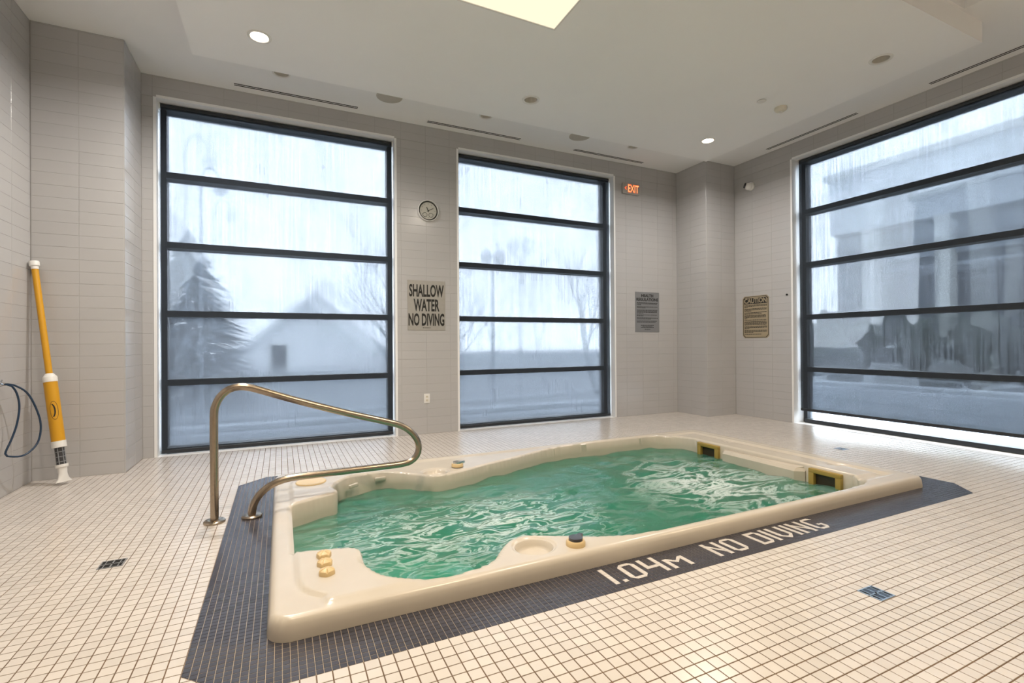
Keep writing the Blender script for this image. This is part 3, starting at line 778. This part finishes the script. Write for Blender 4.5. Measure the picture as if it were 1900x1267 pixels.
for (x, y, a) in ((.50, 3.93, math.radians(-43)), (.72, 4.03, math.radians(-8))):
    h = MB().bbox(-.045, .045, -.012, .012, -.02, .010, .008).build('headrest', m_acrylic, spa, True); h.location = (x, y + .0, .035); h.rotation_euler = (0, 0, -a * .9)
ld = MB().lathe([(.104, .0), (.107, .004), (.102, .010), (.001, .011)], 40, cap=False).build('skimmer_lid', m_acrylic2, spa, True); ld.location = (.197, 3.925, RIM + .011)
ld.scale = (1, 1, 1)
def knob(x, y, r, rot):
    b = MB(); n = 48; prof = [(1.0, 0), (1.0, .012), (.93, .020), (.55, .027), (.001, .029)]
    v, f = [], []
    for rr, h in prof:
        for k2 in range(n):
            a = 2 * math.pi * k2 / n; m_ = 1 + .035 * math.cos(5 * a)
            dent = 0.006 * max(0, math.cos(5 * a)) ** 6 if .3 < rr < .97 else 0
            v.append((r * rr * m_ * math.cos(a), r * rr * m_ * math.sin(a), h - dent))
    for j2 in range(len(prof) - 1):
        for k2 in range(n): a, c = j2 * n + k2, j2 * n + (k2 + 1) % n; f.append((a, c, c + n, a + n))
    o = b.add(v, f).build('air_control_knob', m_acrylic2, spa, True); o.location = (x, y, RIM + .012); o.rotation_euler = (0, 0, rot)
knob(.182, 2.520, .034, .3); knob(.179, 2.425, .034, .5); knob(.180, 2.325, .034, .9)
def valve(x, y, rot, mt):
    o = MB().lathe([(.050, 0), (.050, .018), (.044, .026), (.020, .029), (.001, .029)], 32, cap=False).build('diverter_valve', m_acrylic2, spa, True); o.location = (x, y, RIM - .008 if y > 3 else RIM - .001); o.rotation_euler = (0, 0, rot)
    h = MB(); pts = []
    for k2 in range(20):
        a = math.pi * (.12 + 1.76 * k2 / 19); pts.append((.036 * math.cos(a), .036 * math.sin(a)))
    pts += [(.062, -.012), (.066, .0), (.062, .012)]
    h.prism(pts, .027, .041).build('lever', mt, o)
valve(1.36, 2.125, .55, m_lever); valve(1.35, 3.955, -.15, m_chrome)

# water: closed body with a rippled top
nx, ny = 300, 160
wx = np.linspace(-.01, 4.36, nx); wy = np.linspace(2.06, 4.30, ny); WX, WY = np.meshgrid(wx, wy)
H_ = np.zeros_like(WX); rng = np.random.RandomState(3)
for k2 in range(46):
    lam = rng.uniform(.07, .42); a = rng.uniform(0, 2 * math.pi); ph = rng.uniform(0, 6.28); wob = rng.uniform(0, 6.28)
    H_ += lam * .018 / 3.2 * np.sin(2 * math.pi / lam * (WX * math.cos(a) + WY * math.sin(a)) + ph + 1.6 * np.sin(WX * 3.1 + wob) + 1.3 * np.sin(WY * 4.3 + wob))
calm = .45 + .55 * np.exp(-((WX - 1.35) ** 2 / .5 + (WY - 2.9) ** 2 / .9)) + .35 * np.exp(-((WX - 3.2) ** 2 / .6))
H_ *= calm
v = [(float(WX[j, i]), float(WY[j, i]), WL + float(H_[j, i])) for j in range(ny) for i in range(nx)]
f = [(j * nx + i, j * nx + i + 1, (j + 1) * nx + i + 1, (j + 1) * nx + i) for j in range(ny - 1) for i in range(nx - 1)]
nb = len(v); ring = [i for i in range(nx)] + [j * nx + nx - 1 for j in range(1, ny)] + [(ny - 1) * nx + i for i in range(nx - 2, -1, -1)] + [j * nx for j in range(ny - 2, 0, -1)]
for i in ring: v.append((v[i][0], v[i][1], -1.05))
n = len(ring)
for i in range(n): f.append((ring[i], nb + i, nb + (i + 1) % n, ring[(i + 1) % n]))
f.append(tuple(nb + i for i in reversed(range(n))))
wo = mesh_obj('pool_water', v, f, m_water, None, True)
tag(wo, 'rippling green water filling the swim spa, foamy near the jets', 'water')

# ------------------------------------------------------------------ handrail
root = empty('handrail', (-.387, 3.60, 0)); tag(root, 'bent brushed steel handrail standing beside the spa entry steps', 'handrail')
key = [(-.386, .002), (-.386, .35), (-.386, .66), (-.378, .735), (-.350, .795), (-.302, .838), (-.245, .852), (-.19, .845), (-.12, .822), (.09, .745), (.42, .635), (.70, .551), (.80, .515), (.872, .465), (.92, .40), (.934, .335), (.917, .28), (.87, .243), (.80, .231), (.70, .229), (.40, .228), (.12, .227), (.03, .222), (-.05, .200), (-.115, .158), (-.158, .10), (-.175, .04), (-.177, .002)]
pts = [(p.x + .387, .0 + (p.x + .387) * .02, p.y) for p in spline(key, .02)]
MB().tube(pts, .0238, 20).build('rail', m_steel, root, True)
for x, y in ((.001, 0), (.21, .004)):
    o = MB().lathe([(.062, 0), (.062, .010), (.056, .016), (.027, .019)], 32).build('floor_flange', m_steel, root, True); o.location = (x, y, 0)

# ------------------------------------------------------------------ text helper
def words(s, size, sx, mt, parent, loc, bold=0.0, name='lettering', align='CENTER', ext=.0006):
    cu = bpy.data.curves.new('t', 'FONT'); cu.body = s; cu.size = size; cu.align_x = align; cu.align_y = 'CENTER'; cu.offset = bold; cu.extrude = ext; cu.resolution_u = 3
    tmp = bpy.data.objects.new('t', cu); C.objects.link(tmp)
    bpy.context.view_layer.update()
    me = bpy.data.meshes.new_from_object(tmp.evaluated_get(bpy.context.evaluated_depsgraph_get()))
    bpy.data.objects.remove(tmp); bpy.data.curves.remove(cu)
    me.transform(Matrix.Diagonal((sx, 1, 1, 1)))
    me.materials.clear(); me.materials.append(mt)
    o = bpy.data.objects.new(name, me); C.objects.link(o); o.parent = parent; o.location = loc
    return o
def small_print(parent, x0, x1, rows, h, mt, z, seed, center=False):
    """rows of small print, each word a flat bar too small to read"""
    r = random.Random(seed); g = MB()
    for (y, frac) in rows:
        w = (x1 - x0) * frac; x = x0 if not center else (x0 + x1) / 2 - w / 2; end = x + w
        while x < end - .004:
            l = min(r.uniform(.012, .035), end - x); g.box(x, x + l, y - h / 2, y + h / 2, z, z + .0005); x += l + .005
    o = g.build('small_print', mt, parent); o['kind'] = 'stuff'; return o

root = empty('warning_sign', (1.643, YB - .0005, 1.599), ON_BACK); tag(root, 'silver plate reading SHALLOW WATER NO DIVING on the tiled pier', 'sign')
MB().bbox(-.24, .24, -.31, .31, 0, .004, .001).build('plate', m_plate, root)
for t, y, sx in (('SHALLOW', .175, .455), ('WATER', -.005, .455), ('NO DIVING', -.185, .43)):
    words(t, .205, sx, m_black, root, (0, y, .0045), .006)
small_print(root, -.05, .05, [(-.278, 1)], .007, m_black, .004, 4, True)

root = empty('regulations_sign', (5.153, YB - .0005, 1.59), ON_BACK); tag(root, 'small dark grey plate headed HEALTH REGULATIONS right of the second window', 'sign')
MB().bbox(-.238, .238, -.31, .31, 0, .004, .001).build('plate', m_plate2, root)
words('HEALTH', .062, 1.05, m_black, root, (0, .252, .0045), .0022); words('REGULATIONS', .062, 1.05, m_black, root, (0, .192, .0045), .0022)
small_print(root, -.205, .205, [(.142, 1), (.127, .97), (.112, .2), (.080, 1), (.065, .42), (.03, 1), (.014, .97), (-.002, .97), (-.018, .3), (-.045, .97), (-.060, .3), (-.092, 1), (-.107, .66), (-.14, .96), (-.155, .9)], .009, m_black, .004, 5)
small_print(root, -.13, .13, [(-.205, 1), (-.221, .75), (-.237, 1), (-.268, .42)], .008, m_black, .004, 6, True)

root = empty('caution_sign', (XR - .0005, 4.988, 1.487), ON_RIGHT); tag(root, 'tan plate with a black CAUTION heading on the right wall', 'sign')
w_, h_ = .222, .315; c_ = .035
o8 = lambda s, w=w_, h=h_, c=c_: [(-w + s + c, -h + s), (w - s - c, -h + s), (w - s, -h + s + c), (w - s, h - s - c), (w - s - c, h - s), (-w + s + c, h - s), (-w + s, h - s - c), (-w + s, -h + s + c)]
MB().prism(o8(0), 0, .003).build('plate', m_tan, root)
bd = MB(); a8, b8 = o8(.010), o8(.017)
bd.add([(x, y, z) for z in (.003, .0036) for P8 in (a8, b8) for x, y in P8], [(i + 16, (i + 1) % 8 + 16, (i + 1) % 8 + 24, i + 24) for i in range(8)] + [(i, (i + 1) % 8, (i + 1) % 8 + 16, i + 16) for i in range(8)] + [(i + 8, i + 24, (i + 1) % 8 + 24, (i + 1) % 8 + 8) for i in range(8)])
bd.build('border_line', m_black, root)
MB().box(-.195, .195, .195, .283, .003, .0036).build('heading_band', m_black, root)
words('CAUTION', .098, .86, m_tan, root, (0, .239, .0042), .003)
small_print(root, -.19, .19, [(.176, 1), (.161, 1), (.146, .15), (.122, 1), (.107, 1), (.09, .32), (.066, 1), (.048, .78), (.024, .95), (.010, .95), (-.006, .95), (-.022, .13), (-.046, .98), (-.070, .97), (-.085, 1), (-.1, 1), (-.115, .97), (-.142, 1), (-.157, 1), (-.172, .22), (-.2, 1), (-.215, 1), (-.23, .4), (-.257, .75)], .0095, m_black, .003, 8)

m_exitbox = mat('exit_housing', (0.42, 0.40, 0.38), 0.4)
root = empty('exit_sign', (4.834, YB - .0005, 3.46), ON_BACK); tag(root, 'red glowing EXIT sign with a left arrow on the back wall', 'exit sign')
MB().bbox(-.16, .16, -.082, .082, 0, .035, .006).build('housing', m_exitbox, root, True)
words('EXIT', .165, .62, m_exit, root, (.036, -.003, .036), .005, 'glowing_letters'); words('EXIT', .160, .64, m_exitcore, root, (.036, -.003, .0375), -.001, 'letter_core')
g = MB(); g.prism([(-.125, .002), (-.098, .030), (-.088, .022), (-.108, .002)], .035, .037).prism([(-.125, .002), (-.108, .002), (-.088, -.018), (-.098, -.026)], .035, .037); g.build('arrow', m_exit, root)

root = empty('wall_clock', (1.669, YB - .0005, 2.782), ON_BACK); tag(root, 'round white wall clock with a black ring and two small dials', 'clock')
MB().lathe([(.132, 0), (.134, .02), (.129, .032), (.124, .034), (.1222, .026), (.1222, .012)], 56, cap=False).build('case', m_white, root, True)
MB().lathe([(.1225, .008), (.1222, .012)], 56).build('dial', m_face, root)
g = MB(); n = 56
g.add([(r_ * math.cos(2 * math.pi * k / n), r_ * math.sin(2 * math.pi * k / n), .0125) for r_ in (.106, .1215) for k in range(n)], [(k, (k + 1) % n, n + (k + 1) % n, n + k) for k in range(n)]); 
o = g.build('minute_ring', m_black, root); o.data.flip_normals()
g = MB()
for k in range(12):
    a = math.pi / 6 * k; c, s = math.cos(a), math.sin(a); r0, r1 = (.078, .092); hw = .0035
    g.prism([(c * r0 - s * hw, s * r0 + c * hw), (c * r0 + s * hw, s * r0 - c * hw), (c * r1 + s * hw, s * r1 - c * hw), (c * r1 - s * hw, s * r1 + c * hw)], .012, .0125)
g.build('hour_marks', m_plate2, root)['kind'] = 'stuff'
for x in (-.042, .034):
    g = MB(); g.add([(x + r_ * math.cos(2 * math.pi * k / 32), -.052 + r_ * math.sin(2 * math.pi * k / 32), .0128) for r_ in (.024, .029) for k in range(32)], [(k, (k + 1) % 32, 32 + (k + 1) % 32, 32 + k) for k in range(32)])
    o = g.build('small_dial', m_black, root); o.data.flip_normals()
for ang, l, hw, nm in ((math.radians(116), .050, .004, 'hour_hand'), (math.radians(29), .072, .003, 'minute_hand')):
    c, s = math.cos(ang), math.sin(ang); b0 = -.018
    MB().prism([(c * b0 - s * hw, s * b0 + c * hw), (c * b0 + s * hw, s * b0 - c * hw), (c * l + s * hw, s * l - c * hw), (c * l - s * hw, s * l + c * hw)], .014, .016).build(nm, m_black, root)

root = empty('wall_outlet', (1.640, YB - .0005, .440), ON_BACK); tag(root, 'white electrical outlet low on the tiled pier below the silver sign', 'outlet')
MB().bbox(-.038, .038, -.060, .060, 0, .007, .003).build('cover_plate', m_white, root, True)
for y in (-.022, .022):
    o = MB().bbox(-.017, .017, y - .015, y + .015, .006, .009, .002).build('socket', m_beige, root)
    MB().box(-.008, -.005, y - .006, y + .006, .009, .0095).box(.005, .008, y - .006, y + .006, .009, .0095).build('slots', m_black, o)

root = empty('security_camera', (XR - .0005, 5.045, 3.44), ON_RIGHT); tag(root, 'white ball security camera with black lens high on the right wall', 'security camera')
MB().lathe([(.062, 0), (.062, .022), (.055, .032)], 32).build('mount', m_white, root, True)
bm = bmesh.new(); bmesh.ops.create_uvsphere(bm, u_segments=28, v_segments=18, radius=.056); me = bpy.data.meshes.new('ball'); bm.to_mesh(me); bm.free(); me.materials.append(m_white)
me.polygons.foreach_set('use_smooth', [True] * len(me.polygons)); o = bpy.data.objects.new('ball', me); C.objects.link(o); o.parent = root; o.location = (-.006, -.004, .048)
ln = MB().lathe([(.040, 0), (.040, .012), (.034, .018), (.014, .020), (.012, .016)], 28).build('lens_window', m_lever, root, True)
ln.location = (-.034, .012, .082); ln.rotation_euler = (math.radians(-16), math.radians(-38), 0)
o = MB().lathe([(.013, 0), (.013, .012), (.0125, .014), (.005, .0145)], 20).build('wall_grommet', m_black, None, True)
o.matrix_world = Matrix.Translation((XR - .0005, 4.487, 1.771)) @ ON_RIGHT.to_4x4(); tag(o, 'small round black grommet on the right wall beside the big window', 'grommet')

# ------------------------------------------------------------------ pool vacuum leaning in the left corner
top, foot = Vector((-1.842, 5.325, 1.825)), Vector((-1.597, 5.135, .03)); ax = (foot - top); Lx = ax.length; ax.normalize()
rotm = ax.to_track_quat('Z', 'X').to_matrix()
root = empty('pool_vacuum', top, rotm); tag(root, 'yellow hand-pump pool vacuum leaning in the left corner', 'pool vacuum')
def part(nm, prof, mt, n=24): return MB().lathe(prof, n).build(nm, mt, root, True)
part('top_cap', [(.030, 0), (.034, .006), (.034, .040), (.029, .044), (.025, .046), (.025, .068)], m_white)
part('pump_rod', [(.0225, .066), (.0225, .955)], m_yellow)
part('collar', [(.026, .940), (.030, .946), (.036, .955), (.044, .965), (.047, .972), (.047, 1.010)], m_white)
tb = part('barrel', [(.0445, 1.008), (.0445, 1.500)], m_yellow, 36)
part('end_ring', [(.048, 1.495), (.048, 1.545), (.044, 1.548)], m_white)
part('strainer', [(.028, 1.54), (.028, 1.70)], m_lever)
g = MB()
for k in range(6):
    a = math.pi / 3 * k; g.box(.029 * math.cos(a) - .0025, .029 * math.cos(a) + .0025, .029 * math.sin(a) - .0025, .029 * math.sin(a) + .0025, 1.545, 1.69)
for z in (1.58, 1.62, 1.66): g.lathe([(.0305, z), (.0305, z + .005)], 20, cap=False)
g.build('strainer_cage', m_plate2, root)
part('nozzle_ring', [(.042, 1.685), (.042, 1.705), (.036, 1.712)], m_white)
nz = MB(); v = []; cs = [(1.70, .032, .032, 0), (1.76, .026, .030, 0), (1.80, .022, .04, 0), (Lx + .005, .018, .062, .0)]
for z, a_, b_2, s_ in cs:
    v += [(a_ * math.cos(2 * math.pi * k / 20) * (1), b_2 * math.sin(2 * math.pi * k / 20), z) for k in range(20)]
nz.add(v, [(j * 20 + k, j * 20 + (k + 1) % 20, (j + 1) * 20 + (k + 1) % 20, (j + 1) * 20 + k) for j in range(3) for k in range(20)] + [tuple(range(60, 80))])
nz.build('nozzle', m_white, root, True)
# printed oval emblem on the barrel, facing the room
view = (Vector((0, 0, 1.12)) - (top + ax * 1.25)).normalized(); lv = rotm.transposed() @ view; a0 = math.atan2(lv.y, lv.x)
def on_barrel(u, w, r=.0452): a = a0 + u / .0445; return (r * math.cos(a), r * math.sin(a), w)
g = MB(); n = 40; v = []
for s_ in (1.0, .90):
    v += [on_barrel(.026 * s_ * math.cos(2 * math.pi * k / n), 1.245 + .076 * (s_ if s_ == 1 else .95) * math.sin(2 * math.pi * k / n)) for k in range(n)]
g.add(v, [(k, (k + 1) % n, n + (k + 1) % n, n + k) for k in range(n)])
cr = [on_barrel(.012 - .024 * math.cos(t) ** 1 * .9, 1.245 + .055 * math.sin(t), .0454) for t in np.linspace(-1.25, 1.25, 16)]
cr2 = [on_barrel(.020 - .026 * math.cos(t) * .75, 1.245 + .055 * math.sin(t), .0454) for t in np.linspace(-1.25, 1.25, 16)]
g.add(cr + cr2, [(i, i + 1, 17 + i, 16 + i) for i in range(15)])
g.build('emblem', m_black, tb)

# hose loop hanging on the left wall
root = empty('hose', (XL, 4.86, .843)); tag(root, 'dark blue hose looped from a chrome fitting on the left wall', 'hose')
hp = [(.037, -.03, .001)] + [(0.063, -0.031, 0.002), (0.082, 0.0, -0.006), (0.13, 0.077, -0.072), (0.165, 0.134, -0.205), (0.182, 0.161, -0.343), (0.168, 0.139, -0.473), (0.122, 0.065, -0.542), (0.075, -0.012, -0.535), (0.054, -0.045, -0.505), (0.075, -0.011, -0.408), (0.094, 0.019, -0.301), (0.103, 0.034, -0.174), (0.094, 0.02, -0.072), (0.077, -0.008, -0.015), (0.061, -0.034, -0.001)] + [(.040, -.03, .0)]
MB().tube(spline(hp, .02), .0068, 12).build('tubing', m_hose, root, True)
MB().tube([(0.0, -.085, .006), (.02, -.08, .006), (.036, -.06, .004), (.036, -.02, .002), (.035, .01, 0)], [.022, .020, .016, .012, .009], 16).build('fitting', m_chrome, root, True)
o = MB().tube([(.030, -.055, .012), (.034, -.040, .035)], [.007, .005], 10).build('valve_handle', m_chrome, root, True)

# ------------------------------------------------------------------ floor drains
def drain(x, y, label, dark):
    root = empty('floor_drain', (x, y, 0)); tag(root, label, 'floor drain')
    a, b = .053, .050; m1, m2 = (m_drain, m_plate2) if dark else (m_drain, m_drain2)
    MB().box(-a, a, -b, b, -.004, .0008).build('cover', m_hole if dark else m_drain, root)
    g = MB()
    for (p, q_, r_, s_) in ((-a, a, -b, -b + .006), (-a, a, b - .006, b), (-a, -a + .006, -b + .006, b - .006), (a - .006, a, -b + .006, b - .006), (-.003, .003, -b + .006, b - .006), (-a + .006, -.003, -.003, .003), (.003, a - .006, -.003, .003), (-a + .020, -a + .024, -b + .006, b - .006), (a - .024, a - .020, -b + .006, b - .006)):
        g.box(p, q_, r_, s_, .0008, .0022)
    g.build('grate', m2, root)
    h = MB(); 
    for sx in (-1, 1):
        for sy in (-1, 1): h.box(sx * (a - .013) - .004, sx * (a - .013) + .004, sy * .022 - .012, sy * .022 + .012, .0008, .0014)
    h.lathe([(.005, .001), (.005, .0026)], 12); h.build('slots', m_hole, root)['kind'] = 'stuff'
drain(-.790, 3.153, 'black square floor drain left of the pool', True)
drain(2.380, 1.270, 'pale steel square floor drain in front of the pool', False)
drain(5.255, 3.12, 'floor drain cover beyond the pool, near the right wall window', False)

# ------------------------------------------------------------------ outside
m_pave = mat('wet_concrete', (0.10, 0.125, 0.15), 0.55, noise=0.12, nscale=0.8)
m_curb = mat('pale_concrete', (0.42, 0.47, 0.52), 0.7, noise=0.06, nscale=1.5)
m_bark = mat('hazed_bark', (0.28, 0.31, 0.35), 0.9)  # bark, needles, lamp and house colours paled to paint in mist
m_needle = mat('hazed_needles', (0.15, 0.18, 0.21), 0.9, noise=.3, nscale=5)
m_hedge = mat('dark_hedge', (0.035, 0.05, 0.045), 0.9, noise=.4, nscale=6)
m_lamp = mat('hazed_steel_post', (0.26, 0.30, 0.35), 0.5)
m_globe = mat('frosted_globe', (0.36, 0.40, 0.45), 0.5)
m_house = mat('hazed_cladding', (0.90, 0.92, 0.94), 0.7)
m_roof = mat('snowy_roof', (0.80, 0.83, 0.86), 0.7)
m_facade = mat('slate_facade', (0.055, 0.075, 0.10), 0.5, noise=.25, nscale=0.6)
m_column = mat('pale_stone_column', (0.55, 0.57, 0.55), 0.7, noise=.08, nscale=1)
m_upper = mat('pale_grey_cladding', (0.50, 0.55, 0.60), 0.7)
m_win = mat('dark_window_glass', (0.03, 0.04, 0.055), 0.15)
m_car = mat('white_car_paint', (0.62, 0.65, 0.68), 0.3)
m_tyre = mat('rubber', (0.02, 0.02, 0.02), 0.8)
GZ = -0.4
g = MB(); g.box(-60, 80, YB + DEEP + .02, 90, GZ - .3, GZ).box(XR + DEEP + .02, 90, -50, YB + DEEP + .02, GZ - .3, GZ)
o = struct(g.build('ground', m_pave))
o = MB().bbox(-9, 14, 9.9, 10.25, GZ, -.30, .02).build('kerb', m_curb); tag(o, 'low pale concrete kerb outside the two back windows', 'kerb')
o = MB().bbox(11.0, 11.4, 3.2, 9.2, GZ, .22, .03).build('planter_wall', m_curb); tag(o, 'low pale concrete planter wall outside the right window', 'planter wall')

def blob(rx, ry, rz, seed, sub=4, amp=.22):
    bm = bmesh.new(); bmesh.ops.create_icosphere(bm, subdivisions=sub, radius=1)
    r = np.random.RandomState(seed); ks = r.uniform(2, 9, (14, 3)) * r.choice([-1, 1], (14, 3)); ph = r.uniform(0, 6.28, 14)
    for v in bm.verts:
        s = 1 + amp * sum(math.sin(k[0] * v.co.x + k[1] * v.co.y + k[2] * v.co.z + p) for k, p in zip(ks, ph)) / 4
        v.co = Vector((v.co.x * rx * s, v.co.y * ry * s, v.co.z * rz * s))
    bm.verts.index_update(); out = ([v.co.copy() for v in bm.verts], [[v.index for v in f.verts] for f in bm.faces]); bm.free(); return out
def conifer(x, y, h, r, label):
    root = empty('conifer', (x, y, GZ)); tag(root, label, 'tree')
    MB().tube([(0, 0, 0), (0, 0, h * .9)], [.12, .02], 8).build('trunk', m_bark, root)
    g = MB(); rr = random.Random(2)
    for k in range(620):
        t = rr.random() ** .8; z = h * (.08 + .92 * t); rad = r * (1 - t) ** .8 + .04; a = rr.uniform(0, 6.283)
        L0 = rad * rr.uniform(.6, 1.1); wv = .09 + .10 * (1 - t)
        d = Vector((math.cos(a), math.sin(a), -.25)); s = Vector((-math.sin(a), math.cos(a), 0)); p0 = Vector((0, 0, z))
        g.add([p0 + d * L0 * .2 - s * wv, p0 + d * L0 * .2 + s * wv, p0 + d * L0 + s * wv * .3, p0 + d * L0 - s * wv * .3, p0 + d * L0 * .6 + Vector((0, 0, .14))], [(0, 1, 4), (1, 2, 4), (2, 3, 4), (3, 0, 4), (3, 2, 1, 0)])
    g.build('foliage', m_needle, root)
conifer(-2.3, 16.0, 4.6, 2.2, 'dark conifer outside, behind the left edge of the widest back window')
def bare_tree(x, y, h, seed, label, lean=0):
    root = empty('bare_tree', (x, y, GZ)); tag(root, label, 'tree')
    rr = random.Random(seed); tr = MB(); br = MB()
    def grow(p, d, L0, r0, lv):
        n = 4; pts = [p]; rs = [r0]
        for i in range(n):
            d = (d + Vector((rr.uniform(-.16, .16), rr.uniform(-.16, .16), rr.uniform(-.02, .12)))).normalized(); pts.append(pts[-1] + d * L0 / n); rs.append(r0 * (1 - .55 * (i + 1) / n))
        (tr if lv == 0 else br).tube(pts, rs, 8 if lv == 0 else 5)
        if lv < 4:
            for k in range(5 if lv == 0 else 3 + (lv < 3)):
                i = rr.randint(1 if lv else 2, n); a = rr.uniform(0, 6.283); sp = rr.uniform(.5, 1.0)
                nd = (d + Vector((math.cos(a) * sp, math.sin(a) * sp, rr.uniform(-.1, .5)))).normalized()
                grow(pts[i], nd, L0 * rr.uniform(.55, .8), rs[i] * .62, lv + 1)
    grow(Vector((0, 0, 0)), Vector((lean, 0, 1)).normalized(), h * .42, h * .016, 0)
    tr.build('trunk', m_bark, root); br.build('branches', m_bark, root)
bare_tree(2.7, 11.5, 5.4, 11, 'bare winter tree outside, behind the right edge of the widest back window', -.1)
bare_tree(5.7, 16.4, 5.2, 5, 'bare winter tree outside, left of the two-headed lamp post')
bare_tree(8.5, 12.0, 6.2, 21, 'tall bare winter tree outside, right of the two-headed lamp post', -.25)
root = empty('street_lamp', (-1.76, 14.0, GZ)); tag(root, 'grey curved-arm street lamp outside the widest back window', 'street lamp')
MB().tube([(0, 0, 0), (0, 0, 5.55)], [.055, .04], 10).build('post', m_lamp, root, True)
MB().tube(spline([(0, 0, 5.4), (.05, 0, 5.75), (.2, 0, 5.88), (.36, 0, 5.75), (.42, 0, 5.5)], .08), .03, 8).build('arm', m_lamp, root, True)
MB().lathe([(.10, 0), (.16, -.16), (.10, -.26)], 16, (.42, 0, 5.5)).build('lamp_head', m_lamp, root, True)
root = empty('street_lamp', (5.13, 12.0, GZ)); tag(root, 'street lamp with two round heads outside the window right of the clock', 'street lamp')
MB().tube([(0, 0, 0), (0, 0, 3.55)], [.055, .04], 10).build('post', m_lamp, root, True)
MB().tube([(-.19, 0, 3.62), (0, 0, 3.5), (.19, 0, 3.62)], .025, 8).build('cross_arm', m_lamp, root, True)
for s_ in (-.19, .19):
    MB().lathe([(.05, 3.60), (.14, 3.72), (.155, 3.84), (.12, 3.96), (.05, 4.02)], 18, (s_, 0, 0)).build('lamp_head', m_globe, root, True)
def house(x, y, w, d, he, ha, label):
    root = empty('house', (x, y, GZ)); tag(root, label, 'house')
    MB().box(0, w, 0, d, 0, he).add([(0, 0, he), (w, 0, he), (w / 2, 0, ha), (0, d, he), (w, d, he), (w / 2, d, ha)], [(0, 1, 2), (3, 5, 4)]).build('walls', m_house, root)
    t = .25; k2 = (ha - he) / (w / 2)
    MB().add([(-t * 2, -t, he - 2 * t * k2), (w / 2, -t, ha + .02), (w / 2, d + t, ha + .02), (-2 * t, d + t, he - 2 * t * k2), (-t * 2, -t, he - 2 * t * k2 + t), (w / 2, -t, ha + t), (w / 2, d + t, ha + t), (-2 * t, d + t, he - 2 * t * k2 + t)], [(0, 1, 5, 4), (4, 5, 6, 7), (3, 7, 6, 2), (0, 4, 7, 3), (0, 3, 2, 1)]).build('roof_slope', m_roof, root)
    MB().add([(w + t * 2, -t, he - 2 * t * k2), (w / 2, -t, ha + .02), (w / 2, d + t, ha + .02), (w + 2 * t, d + t, he - 2 * t * k2), (w + t * 2, -t, he - 2 * t * k2 + t), (w / 2, -t, ha + t), (w / 2, d + t, ha + t), (w + 2 * t, d + t, he - 2 * t * k2 + t)], [(4, 5, 1, 0), (7, 6, 5, 4), (2, 6, 7, 3), (3, 7, 4, 0), (1, 2, 3, 0)]).build('roof_slope', m_roof, root)
    f_ = MB().box(w * .18, w * .18 + .9, -.06, .02, .15, 1.6).build('window', m_column, root); MB().box(w * .18 + .1, w * .18 + .8, -.075, -.06, .25, 1.5).build('pane', m_win, f_)
house(-1.9, 30, 7.4, 9, 1.2, 4.3, 'pale gabled house outside, low behind the widest back window')

# long building across the street, behind the right window
root = empty('office_building', (18.0, 0, GZ)); tag(root, 'dark glass building with pale columns across the street, seen through the right window', 'building')
BH = 7.25
MB().box(.4, 8, -22, 11.0, 0, 5.3).build('glazed_wall', m_facade, root)
MB().box(.0, 8, -22, 11.0, 5.3, BH).build('upper_wall', m_upper, root)
MB().box(-.15, 8.1, -22.1, 11.15, BH, BH + .22).build('roof_edge', m_column, root)
for k2 in range(12):
    y = 9.74 - 2.05 * k2
    MB().bbox(-.05, .45, y - .19, y + .19, 0, 5.3, .02).build('column', m_column, root)
    w_o = MB().box(.36, .42, y - 1.85, y - .22, .9, 3.9).build('window', m_lamp, root)
    MB().box(.33, .36, y - 1.80, y - 1.07, 1.0, 3.8).build('pane', m_win, w_o); MB().box(.33, .36, y - 1.0, y - .27, 1.0, 3.8).build('pane', m_win, w_o)
MB().box(.3, .42, -22, 10.9, 4.15, 4.5).build('spandrel', m_lamp, root)
for (y0, y1, lab) in ((6.75, 8.6, 'dark clipped hedge outside the far end of the right window'), (4.2, 6.1, 'dark clipped hedge outside the middle of the right window')):
    v, f = blob(.6, (y1 - y0) / 2, .75, int(y0 * 10), 4, .25)
    root = empty('hedge', (12.6, (y0 + y1) / 2, .95)); tag(root, lab, 'hedge')
    MB().add(v, f).build('leaves', m_hedge, root); MB().tube([(0, 0, -1.35), (0, 0, 0)], [.08, .05], 8).build('stem', m_bark, root)
def car(x, y, label):
    root = empty('car', (x, y, GZ)); tag(root, label, 'car')
    sd = [(-2.1, .35), (2.1, .35), (2.15, .75), (1.3, .9), (.75, 1.38), (-.9, 1.42), (-1.6, .95), (-2.12, .85)]
    v = [(-.8, a, z) for a, z in sd] + [(.8, a, z) for a, z in sd]; n = len(sd)
    MB().add(v, [tuple(reversed(range(n))), tuple(range(n, 2 * n))] + [(i, (i + 1) % n, n + (i + 1) % n, n + i) for i in range(n)]).build('body', m_car, root)
    MB().add([(-.82, a, z) for a, z in ((1.15, .93), (.7, 1.30), (-.85, 1.33), (-1.4, .96))] + [(-.80, a, z) for a, z in ((1.15, .93), (.7, 1.30), (-.85, 1.33), (-1.4, .96))], [(0, 1, 2, 3), (0, 4, 5, 1), (1, 5, 6, 2), (2, 6, 7, 3), (3, 7, 4, 0)]).build('side_window', m_win, root)
    for a in (-1.3, 1.3):
        for s_ in (-.72, .72):
            w = MB().lathe([(.32, -.1), (.32, .1)], 18).build('wheel', m_tyre, root); w.location = (s_, a, .32); w.rotation_euler = (0, math.pi / 2, 0)
car(15.6, 7.6, 'white car parked across the street behind the far hedge'); car(15.6, 2.4, 'white car parked across the street, nearer end of the right window')
